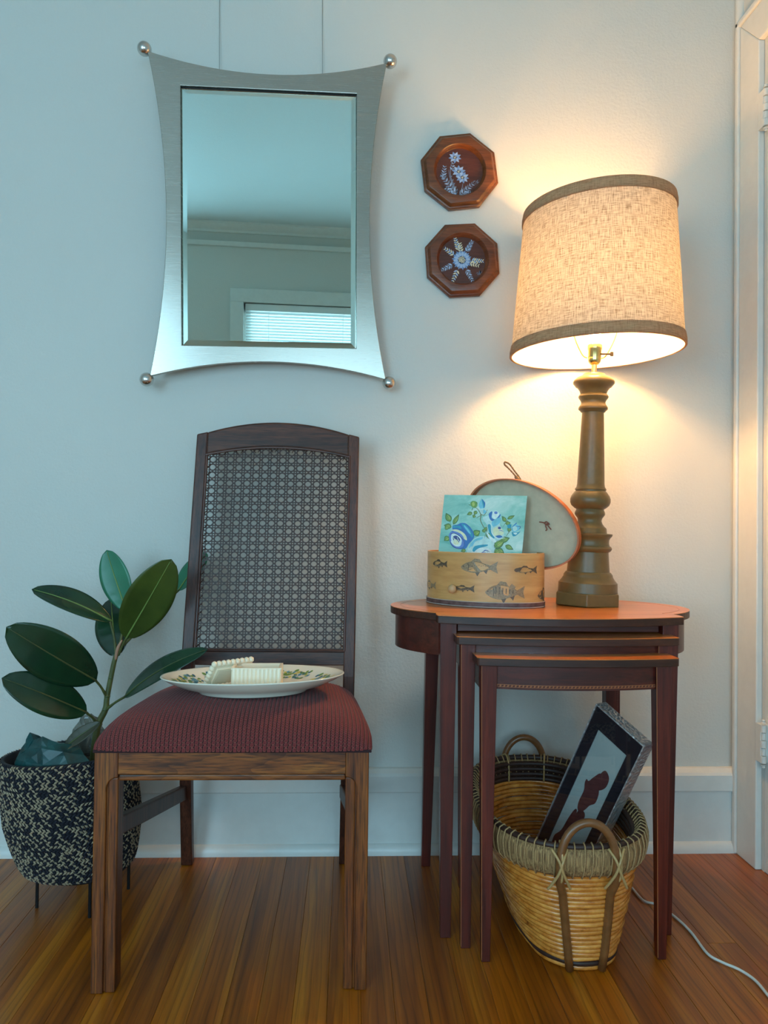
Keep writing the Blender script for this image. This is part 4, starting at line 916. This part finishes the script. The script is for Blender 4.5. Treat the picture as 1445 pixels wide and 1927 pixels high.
art('rose', [('pale', blob([(815, 715), (880, 690), (900, 640), (985, 640), (1020, 720), (1005, 800), (1040, 880), (1050, 950), (960, 1010), (900, 960), (860, 880), (850, 800), (820, 760)])), ('blue', blob([(880, 690), (900, 655), (925, 650), (915, 720), (960, 740), (1010, 680), (1015, 700), (970, 755), (905, 755)])), ('white', blob([(930, 660), (985, 650), (1000, 690), (950, 735), (925, 710)])), ('peri', circ((965, 662), 20, 16)), ('sky', blob([(915, 770), (1000, 720), (1020, 730), (1000, 790), (930, 830)])),
             ('teal', blob([(868, 810), (900, 810), (905, 900), (940, 960), (920, 965), (880, 900)])), ('cream', blob([(925, 860), (985, 830), (1040, 870), (1040, 920), (980, 950), (935, 930)])), ('navy', circ((1000, 845), 18, 16)), ('white', blob([(850, 890), (900, 950), (960, 1000), (930, 1020), (870, 960)])), ('blue', blob([(950, 945), (1000, 930), (1030, 950), (985, 965)])), ('white', ribbon([(905, 840), (920, 920), (980, 970), (1060, 960)], 14)), ('peri', ribbon([(985, 880), (1020, 875), (1045, 890)], 7))])
art('rosebud', [('sky', blob([(1140, 830), (1190, 800), (1235, 825), (1215, 870), (1170, 890), (1138, 870)])), ('pale', blob([(1150, 835), (1190, 820), (1200, 860), (1165, 880)])), ('blue', ribbon([(1145, 830), (1190, 790), (1200, 780)], 10)), ('navy', ribbon([(1185, 825), (1240, 825), (1215, 865)], 7)), ('teal', blob([(1140, 890), (1200, 895), (1238, 880), (1190, 930), (1150, 940)])), ('white', blob([(1155, 900), (1200, 902), (1180, 922)])), ('teal', blob([(1090, 810), (1135, 800), (1130, 840), (1100, 845)]))])
# ---------------------------------------------------------------- wicker basket
M_WICK, nt, b = base('honey_wicker', .24, 0, .5)
v = coords(nt, (30, 30, 30), 9.); lk(nt, ramp(nt, noise(nt, v, 1.2, 5, .65), [(.22, S(104, 50, 12)), (.40, S(208, 122, 44)), (.7, S(244, 166, 76))]), b.inputs['Base Color']); b.inputs['Coat Weight'].default_value = .35; b.inputs['Coat Roughness'].default_value = .18
M_CANE2 = plain('brown_rattan_pole', S(128, 80, 42), .35, vary=.2, scale=60, coat=.2)
M_GRASS, nt, b = base('pale_sea_grass', .7); v = coords(nt, (420, 420, 12)); n = noise(nt, v, 1, 4, .7); lk(nt, ramp(nt, n, [(.35, S(96, 62, 34)), (.65, S(196, 154, 100))]), b.inputs['Base Color']); bump(nt, b, n, .8, .002)
M_DKRIM = plain('dark_brown_rim_reed', S(58, 34, 26), .5, vary=.25, scale=90)
M_TWINE = plain('pale_twine', S(176, 138, 92), .7, vary=.25, scale=500)
M_LASH = plain('pale_cane_lashing', S(190, 152, 98), .35, vary=.15)
bk = thing('wicker_basket', 'tapered oval wicker basket with rattan handles under the nesting tables', 'basket', (.44, 1.61, 0))
def sup(th, a, b, e=2.5):
    c_, s_ = cos(th), sin(th); return (a*math.copysign(abs(c_)**(2/e), c_), b*math.copysign(abs(s_)**(2/e), s_))
def bpt(th, z, d=0.):
    t = z/.215; a = lerp(.088, .150, t**.85)+d; b_ = lerp(.192, .241, t**.8)+d
    x, y = sup(th, a, b_); return V((lerp(.446, .434, t)+x, lerp(1.6075, 1.617, t)+y, z+.012*max(0, sin(th))*t))
NR_ = 22; NTH = 72
for k in range(NR_):
    z = .006+.00875*k; r = .0049*random.uniform(.92, 1.1); ph = random.uniform(0, 6.28)
    pts = [bpt(2*pi*j/NTH, z+.0009*sin(5*2*pi*j/NTH+ph), .0012*sin(9*2*pi*j/NTH+ph*2)) for j in range(NTH)]
    G().tube(pts, r, 7, closed=True).build('wicker_coil', M_DKRIM if k == 1 else M_WICK, bk, smooth='all')
g = G(); g.add([bpt(2*pi*j/NTH, .006) for j in range(NTH)]+[bpt(2*pi*j/NTH, .002) for j in range(NTH)], [tuple(range(NTH)), tuple(range(NTH, 2*NTH))[::-1]]+[(j, (j+1) % NTH, NTH+(j+1) % NTH, NTH+j) for j in range(NTH)]); g.build('woven_base', M_WICK, bk)
# rim: a fat sea-grass roll bound with twine, dark reed on top
def rimc(th, dn, dz):
    p = bpt(th, .216); a = bpt(th+.01, .216); t = (a-p).normalized(); n = V((t.y, -t.x, 0)).normalized()
    return p+n*dn+V((0, 0, dz))
NQ = 120; secs = []
for j in range(NQ):
    th = 2*pi*j/NQ
    secs.append([rimc(th, .005+.0115*cos(a)+.10*.027*sin(a), .027*sin(a)) for a in [2*pi*k/14 for k in range(14)]])
g = G(); g.loft(secs+[secs[0]], True, False); g.build('rim_roll', M_GRASS, bk, smooth='all')
G().tube([rimc(2*pi*j/NQ, .006, .0275) for j in range(NQ)], .0062, 8, closed=True).build('rim_reed', M_DKRIM, bk, smooth='all')
for dz_, dn_ in ((.016, -.0075), (.004, -.0085), (-.008, -.0085), (-.019, -.0075)): G().tube([rimc(2*pi*j/NQ, dn_, dz_) for j in range(NQ)], .0060, 8, closed=True).build('rim_reed', M_DKRIM, bk, smooth='all')
g = G()
acc = [0.]
for j in range(720): acc.append(acc[-1]+(rimc(2*pi*(j+1)/720, 0, 0)-rimc(2*pi*j/720, 0, 0)).length)
NW = 82
for k in range(NW):
    s_ = acc[-1]*k/NW; j = next(i for i in range(720) if acc[i+1] > s_); th = 2*pi*(j+.5)/720
    lp_ = []
    for q_ in range(18):
        a = 2*pi*q_/18; tw = .0010*sin(a*8)
        lp_.append(rimc(th+.004*sin(a), .0045+(.0140+tw)*cos(a)+.10*.030*sin(a), .0030+(.0318+tw)*sin(a)))
    G().tube(lp_, .0015, 5, closed=True).build('twine_wrap', M_TWINE, bk, smooth='all')
for sg in (-1, 1):      # handles at both ends, running down as upright ribs
    yc = -pi/2 if sg < 0 else pi/2
    def th_x(xo):       # end-side angle at a given sideways offset
        best = min((abs(bpt(yc+q_*.01, .216).x-bpt(yc, .216).x-xo), yc+q_*.01) for q_ in range(-140, 141)); return best[1]
    hw = .046
    a0, a1 = th_x(-hw), th_x(hw)
    p0, p1 = rimc(a0, .019, 0), rimc(a1, .019, 0); mid = (p0+p1)/2; up_ = .086
    arcp = [V((mid.x+(p1.x-p0.x)/2*-cos(pi*k/20), mid.y+(p1.y-p0.y)/2*-cos(pi*k/20), p0.z-.012+up_*sin(pi*k/20)**.8)) for k in range(21)]
    rib = lambda a: [bpt(a, z, .0078) for z in (.004, .04, .08, .12, .155)]+[rimc(a, .0165, -.034)]
    arcp = rib(a0)+arcp+rib(a1)[::-1]
    G().tube(arcp, .0078, 10).build('handle', M_CANE2, bk, smooth='all')
    for a in (a0, a1):
        bx_ = a+(.0 if sg > 0 else 0)
        for s2 in (-1, 1):
            c0 = rimc(a, .020, 0)
            pts = [c0+V((-.014*s2, .004*sg*-1, .026)), c0+V((-.004*s2, .0085*sg, .010)), c0+V((.004*s2, .0095*sg, -.012)), c0+V((.015*s2, .002*sg, -.034)), c0+V((.020*s2, -.004*sg, -.044))]
            G().tube(spline(pts, 5), .0026, 6, flat=1.).build('lashing', M_LASH, bk, smooth='all')
        pts = [rimc(a, -.014, -.024), rimc(a, -.010, .02), rimc(a, .006, .036), rimc(a+.02, .024, .02), rimc(a+.02, .026, -.02), rimc(a, .016, -.036)]
        G().tube(spline(pts, 5), .0024, 6).build('lashing', M_LASH, bk, smooth='all')
# ---------------------------------------------------------------- silver picture frame tucked in the basket
M_SILVER, nt, b = base('hammered_silver', .38, .85); b.inputs['Base Color'].default_value = (.88, .88, .88, 1)
vz = nd(nt, 'ShaderNodeTexVoronoi', Scale=150.); lk(nt, coords(nt), vz.inputs['Vector']); bump(nt, b, vz.outputs['Distance'], .7, .003)
M_MAT = plain('black_mat_board', S(50, 42, 48), .35, vary=.06)
M_ART = plain('grey_blue_photo_paper', S(200, 202, 196), .45, vary=.06, scale=12)
M_FIG = plain('maroon_figure_print', S(112, 58, 56), .5, vary=.16, scale=60)
M_FIG2 = plain('maroon_figure_shade', S(96, 46, 48), .5, vary=.16, scale=60)
M_FGLASS = pane_mat('picture_glass', (.97, .98, .98, 1), .10)
FT = V((.5066, 1.55, .4583)); fv = V((.0615, -.10, -.0585)); FWd = fv.length; fv.normalize()
fu = V((.093, -.15, .324)); fu = (fu-fv*fu.dot(fv)).normalized(); fn = fv.cross(fu).normalized()
if fn.y > 0: fn = -fn
FLn, FD = .405, .031
FP = lambda a, bq, d: FT+fv*a-fu*bq-fn*d         # a across, b down, d behind the front
pf = thing('picture_frame', 'silver edged frame with black mat and maroon figure leaning in the basket', 'picture frame', tuple(FP(0, FLn, 0)))
def slab(a0, a1, b0, b1, d0, d1): return G().hexa([FP(a0, b0, d0), FP(a1, b0, d0), FP(a1, b1, d0), FP(a0, b1, d0), FP(a0, b0, d1), FP(a1, b0, d1), FP(a1, b1, d1), FP(a0, b1, d1)])
e = .0028
for q_ in ((0, e, 0, FLn), (FWd-e, FWd, 0, FLn), (e, FWd-e, 0, e), (e, FWd-e, FLn-e, FLn)): slab(*q_, 0, FD).build('frame_side', M_SILVER, pf, bevel=.0006)
slab(e, FWd-e, e, FLn-e, FD-.004, FD-.001).build('backing', M_MAT, pf)
mt_w, mt_h = .0265, .045
for q_ in ((e, mt_w, e, FLn-e), (FWd-mt_w, FWd-e, e, FLn-e), (mt_w, FWd-mt_w, e, mt_h), (mt_w, FWd-mt_w, FLn-mt_h, FLn-e)): slab(*q_, .0035, .0055).build('mat_board', M_MAT, pf)
slab(mt_w-.003, FWd-mt_w+.003, mt_h-.003, FLn-mt_h+.003, .0058, .0066).build('print', M_ART, pf)
slab(e, FWd-e, e, FLn-e, .0012, .0022).build('glass', M_FGLASS, pf)
def figp(pts, m, lay, nm):
    pts = [(p.x, p.y) for p in spline([(a, b_, 0) for a, b_ in pts], 5, True)]
    G().add([FP(a*FWd, b_*FLn, .0057-.0001*lay) for a, b_ in pts], [tuple(range(len(pts)))]).build(nm, m, pf, recalc=False)
figp([(.60, .265), (.70, .285), (.715, .335), (.66, .372), (.60, .385), (.56, .35), (.545, .295)], M_FIG, 2, 'figure')
figp([(.54, .30), (.60, .36), (.655, .40), (.665, .455), (.60, .49), (.56, .53), (.50, .57), (.43, .56), (.40, .52), (.40, .45), (.36, .41), (.365, .385), (.41, .385), (.46, .345)], M_FIG, 1, 'figure')
figp([(.47, .56), (.55, .545), (.60, .56), (.60, .60), (.53, .66), (.46, .695), (.42, .68), (.44, .61)], M_FIG2, 2, 'figure')
figp([(.40, .575), (.445, .58), (.44, .65), (.43, .72), (.42, .80), (.36, .88), (.28, .86), (.26, .80), (.33, .74), (.36, .64)], M_FIG2, 1, 'figure')

# ---------------------------------------------------------------- woven planter on its stand
PBx, PBy = -.575, 1.712
st = thing('plant_stand', 'black iron stand with thin straight legs under the woven planter', 'plant stand', (-.5635, 1.708, 0))
M_IRON = plain('black_iron', S(16, 17, 20), .5, .3)
for k in range(4):
    a = radians(-64.5+90*k); lx, ly = -.5635+.093*cos(a), 1.708+.093*sin(a)
    G().tube([(lx, ly, 0), (lx, ly, .0735)], .0035, 8).build('leg', M_IRON, st, smooth=True)
G().tube([(-.5635+.093*cos(2*pi*k/40), 1.708+.093*sin(2*pi*k/40), .0735) for k in range(40)], .0035, 8, closed=True).build('ring', M_IRON, st, smooth=True)
for k in range(2):
    a = radians(-64.5+90*k); G().tube([(-.5635+.093*cos(a), 1.708+.093*sin(a), .0735), (-.5635-.093*cos(a), 1.708-.093*sin(a), .0735)], .003, 6).build('cross_bar', M_IRON, st)
wp = thing('planter_basket', 'navy and tan braided planter basket standing left of the chair', 'planter', (PBx, PBy, .078))
M_TAN = plain('tan_braid_strand', S(158, 140, 114), .75, vary=.3, scale=300); M_NAVY = plain('navy_braid_strand', S(20, 21, 34), .75, vary=.2, scale=300); M_SHELL = plain('dark_basket_lining', S(22, 22, 30), .85, vary=.2)
M_GREYB = plain('grey_plastic_saucer', S(120, 120, 112), .5)
def pshape(t):      # radius and centre of the soft basket at height fraction t
    r = lerp(.112, .137, min(1, t/.42)**.6); r += .003*sin(pi*t)-.003*max(0, t-.85)/.15
    return r, lerp(PBx, -.6085, t**.9), lerp(PBy, 1.722, t)
PH = .232
def pp(th, t, d=0.):
    r, cx, cy = pshape(t); z = .079+PH*t+(.010*cos(th+.9)*t); return V((cx+(r+d)*cos(th), cy+(r+d)*sin(th), z))
g = G(); rr = [[pp(2*pi*j/64, 0, -.012*(1-i)) for j in range(64)] for i in range(2)]
g = G(); g.loft([[pp(2*pi*j/64, k/24, -.002) for j in range(64)] for k in range(25)]+[[pp(2*pi*j/64, 1, -.009) for j in range(64)], [pp(2*pi*j/64, .60, -.010) for j in range(64)]], True, False)
g.add([pp(2*pi*j/64, 0, -.002) for j in range(64)], [tuple(range(64))]); g.build('shell', M_SHELL, wp, smooth='all')
G().lathe([(.001, 0), (.088, 0), (.096, .012), (.090, .012), (.084, .004), (.001, .004)], (PBx, PBy, .0705), 40).build('saucer', M_GREYB, wp, smooth=True)
gt, gn = G(), G(); ROWS, NST = 25, 108
def stitch(g, c, ax, nr, L, w):
    b_ = ax.cross(nr)
    g.add([c-ax*L, c+b_*w, c+nr*w*.9, c-b_*w, c-nr*w*.5, c+ax*L], [(0, 1, 2), (0, 2, 3), (0, 3, 4), (0, 4, 1), (5, 2, 1), (5, 3, 2), (5, 4, 3), (5, 1, 4)])
rnd = random.Random(3)
for k in range(ROWS):
    for hlf in (0, 1):
        t = (k+.27+.5*hlf)/ROWS
        for j in range(NST):
            th = 2*pi*(j+.5*(k % 2)+.25*hlf)/NST+rnd.uniform(-.006, .006)
            c = pp(th, t); nr = V((cos(th), sin(th), 0)); tg = V((-sin(th), cos(th), 0)); up_ = V((0, 0, 1))
            ax = (tg*.8+up_*(.62 if hlf else -.62)).normalized()
            stitch(gt if ((j+hlf+k) % 2 == 0) != (rnd.random() < .22) and rnd.random() < (.93 if k < ROWS-2 else 1) else gn, c, ax, nr, .0062, .0024)
for g, m in ((gt, M_TAN), (gn, M_NAVY)): g.build('braid_stitches', m, wp, smooth=False, kind='stuff', recalc=False)
# nursery pot with soil inside, part of the plant
rp_ = thing('rubber_plant', 'young rubber plant with broad glossy dark green leaves beside the chair', 'plant', (-.575, 1.735, .25))
M_SOIL = plain('dark_soil', S(34, 26, 20), .9, vary=.4, scale=150, bmp=.8, bscale=150)
G().lathe([(.001, .235), (.100, .235), (.112, .295), (.115, .300), (.109, .300), (.104, .272), (.06, .278), (.001, .280)], (-.598, 1.722, 0), 40).build('nursery_pot', plain('brown_nursery_pot', S(46, 38, 30), .6), rp_, smooth=True)
G().lathe([(.104, .270), (.06, .279), (.001, .281)], (-.598, 1.722, 0), 30).build('soil', M_SOIL, rp_, smooth=True)
def leaf_mat(name, c1, c2, rough=.22):
    m, nt, b = base(name, rough, 0, .5); v = coords(nt)
    lk(nt, ramp(nt, noise(nt, v, 9, 4), [(.3, c1), (.7, c2)]), b.inputs['Base Color']); b.inputs['Coat Weight'].default_value = .15; b.inputs['Coat Roughness'].default_value = .15
    bump(nt, b, noise(nt, coords(nt, (60, 60, 60)), 1, 3), .12, .002)
    return m
M_LF = leaf_mat('rubber_leaf', S(14, 44, 28), S(26, 66, 38)); M_LF2 = leaf_mat('rubber_leaf_underside', S(44, 62, 20), S(72, 88, 30), .4); M_LF3 = leaf_mat('rubber_leaf_young', S(30, 100, 72), S(44, 122, 88), .4)
M_RIB = plain('pale_leaf_midrib', S(116, 142, 72), .4); M_RIBD = plain('brown_leaf_midrib', S(74, 84, 46), .4); M_STEM = plain('green_brown_stem', S(78, 84, 42), .5, vary=.25, scale=50)
def leaf(b0, tip, W_, face, m, rib, sag=.015, fold=.16, pet=None, curl=.0):
    b0, tip, face = V(b0), V(tip), V(face).normalized(); ax = tip-b0; L = ax.length; axn = ax.normalized()
    face = (face-axn*face.dot(axn)).normalized(); sd = axn.cross(face).normalized()
    NU, NV = 22, 10
    def cen(t): return b0+ax*t+face*(sag*4*t*(1-t))
    def fn_(u, v_):
        t = v_; w = W_*(max(0., sin(pi*min(1, t**1.02)))**.56) if 0 < t < 1 else 0.
        s = 2*u-1
        return cen(t)+sd*(w*s)+face*(-fold*w*(1-abs(s)**1.5)+curl*w*s)+face*(.0012*sin(t*38)*abs(s)*(1-abs(s)))
    g = G(); g.grid(fn_, NV, NU, uv=False); lf = g.build('leaf', m, rp_, smooth='all', sol=.0009)
    for sgn in (1, -1):
        G().tube([cen(.0+.97*k/14)+face*(-fold*W_*(max(0., sin(pi*(.97*k/14)**.86))**.62 if k else 0)+sgn*.0009) for k in range(15)], [lerp(.0022, .0006, k/14) for k in range(15)], 6).build('midrib', rib, lf, smooth='all')
    if pet is not None:
        p = V(pet); G().tube(spline([p, p.lerp(b0, .55)+V((0, 0, .002)), b0+axn*.004], 5), [.0033]*4+[.0027]*7, 7).build('petiole', M_STEM, rp_, smooth='all')
    return lf
stm = [(-.560, 1.738, .275), (-.5516, 1.74, .3585), (-.5345, 1.74, .3996), (-.5310, 1.74, .429), (-.5170, 1.74, .5055), (-.5080, 1.74, .530), (-.4960, 1.738, .550)]
G().tube(spline(stm, 5), [lerp(.0082, .0040, k/30) for k in range(31)], 10).build('stem', M_STEM, rp_, smooth='all')
for z, p in ((.429, (-.531, 1.74)), (.3996, (-.5345, 1.74)), (.47, (-.524, 1.74)), (.5055, (-.517, 1.74))):
    G().tube([(p[0], p[1], z-.0018), (p[0], p[1], z+.0018)], .0082-.004*(z-.36)/.19, 10).build('node_ring', M_RIBD, rp_, smooth='all')
G().tube(spline([(-.513, 1.735, .510), (-.508, 1.733, .535), (-.498, 1.730, .555)], 5), [.0015, .0026, .0032, .0036, .0038, .0038, .0036, .0032, .0026, .0018, .0006], 8).build('leaf_sheath', plain('pinkish_leaf_sheath', S(176, 130, 104), .5), rp_, smooth='all')
n1, n2, n3 = (-.5315, 1.738, .428), (-.5345, 1.738, .398), (-.517, 1.738, .507)
leaf((-.489, 1.728, .558), (-.377, 1.66, .738), .0500, (.30, -.9, -.22), M_LF2, M_RIB, .006, .08, (-.508, 1.738, .520))       # big one facing the room
leaf((-.499, 1.765, .615), (-.549, 1.775, .752), .0350, (-.2, -1, .15), M_LF3, M_RIB, .006, .10, (-.508, 1.742, .53))       # upright behind
leaf((-.523, 1.735, .596), (-.676, 1.68, .670), .0300, (.10, -.72, .70), M_LF, M_RIB, .018, .22, (-.512, 1.738, .52))        # upper left, arching
leaf((-.547, 1.715, .468), (-.693, 1.60, .600), .0520, (-.12, -.92, .32), M_LF, M_RIBD, .014, .10, n1)                       # large left
leaf((-.563, 1.705, .401), (-.700, 1.60, .4965), .0410, (-.05, -.85, .50), M_LF, M_RIBD, .014, .14, (-.548, 1.738, .365))    # lower left
leaf((-.515, 1.748, .515), (-.545, 1.80, .640), .0420, (-.1, -1, .05), M_LF, M_RIB, .004, .06, None)                         # dark one behind the stem
leaf((-.487, 1.715, .432), (-.2985, 1.67, .545), .0300, (-.15, -.66, .74), M_LF, M_RIBD, .020, .12, n2)                      # long one reaching to the chair
leaf((-.40, 1.835, .655), (-.345, 1.885, .745), .0300, (-.5, -.8, .1), M_LF3, M_RIB, .004, .08, (-.500, 1.745, .54))         # peeking out behind the chair back
leaf((-.594, 1.655, .338), (-.520, 1.66, .392), .0150, (.2, -.75, .6), plain('withered_leaf', S(60, 60, 44), .5), M_RIBD, .008, .3, None)
# crumpled green wrapper and clear wrap tucked beside the pot
def crumple(name, label, cat, pts, m, seed, amp):
    rnd = random.Random(seed); g = G()
    nu = len(pts[0]); nv = len(pts); g.add([V(p) for r in pts for p in r], [(j*nu+i, j*nu+i+1, (j+1)*nu+i+1, (j+1)*nu+i) for j in range(nv-1) for i in range(nu-1)])
    me = g.mesh(name); bmx = bmesh.new(); bmx.from_mesh(me); bmesh.ops.triangulate(bmx, faces=bmx.faces); bmesh.ops.subdivide_edges(bmx, edges=bmx.edges, cuts=2)
    for v_ in bmx.verts: v_.co += V((rnd.uniform(-1, 1), rnd.uniform(-1, 1), rnd.uniform(-1, 1)))*amp
    bmx.to_mesh(me); bmx.free()
    return tag(finish(name, me, m, None, smooth=False, sol=.0012), label, cat)
M_TEAL = plain('teal_green_paper', S(12, 62, 62), .4, vary=.5, scale=40)
crumple('crumpled_wrapper', 'crumpled teal green paper tucked into the front of the braided planter', 'wrapper',
        [[(-.690, 1.640, .290), (-.655, 1.622, .286), (-.610, 1.612, .284), (-.560, 1.612, .290), (-.515, 1.625, .296)],
         [(-.684, 1.640, .322), (-.660, 1.628, .318), (-.620, 1.616, .316), (-.570, 1.615, .318), (-.525, 1.630, .312)],
         [(-.672, 1.650, .352), (-.664, 1.640, .340), (-.628, 1.626, .346), (-.585, 1.624, .340), (-.545, 1.640, .330)],
         [(-.668, 1.668, .368), (-.655, 1.655, .356), (-.631, 1.640, .367), (-.598, 1.640, .352), (-.565, 1.655, .345)],
         [(-.650, 1.690, .350), (-.645, 1.680, .345), (-.628, 1.668, .352), (-.60, 1.668, .345), (-.575, 1.68, .338)]], M_TEAL, 5, .0015)
M_CLEAR = plain('crumpled_clear_film', S(150, 150, 140), .12, vary=.2, trans=.6)
crumple('clear_wrap', 'crumpled clear plastic film behind the plant stem in the planter', 'film',
        [[(-.620, 1.770, .295), (-.590, 1.765, .295), (-.560, 1.765, .297), (-.540, 1.77, .300)],
         [(-.617, 1.772, .345), (-.592, 1.762, .350), (-.566, 1.762, .352), (-.546, 1.772, .345)],
         [(-.600, 1.785, .370), (-.588, 1.775, .382), (-.575, 1.775, .384), (-.560, 1.785, .366)]], M_CLEAR, 9, .003)
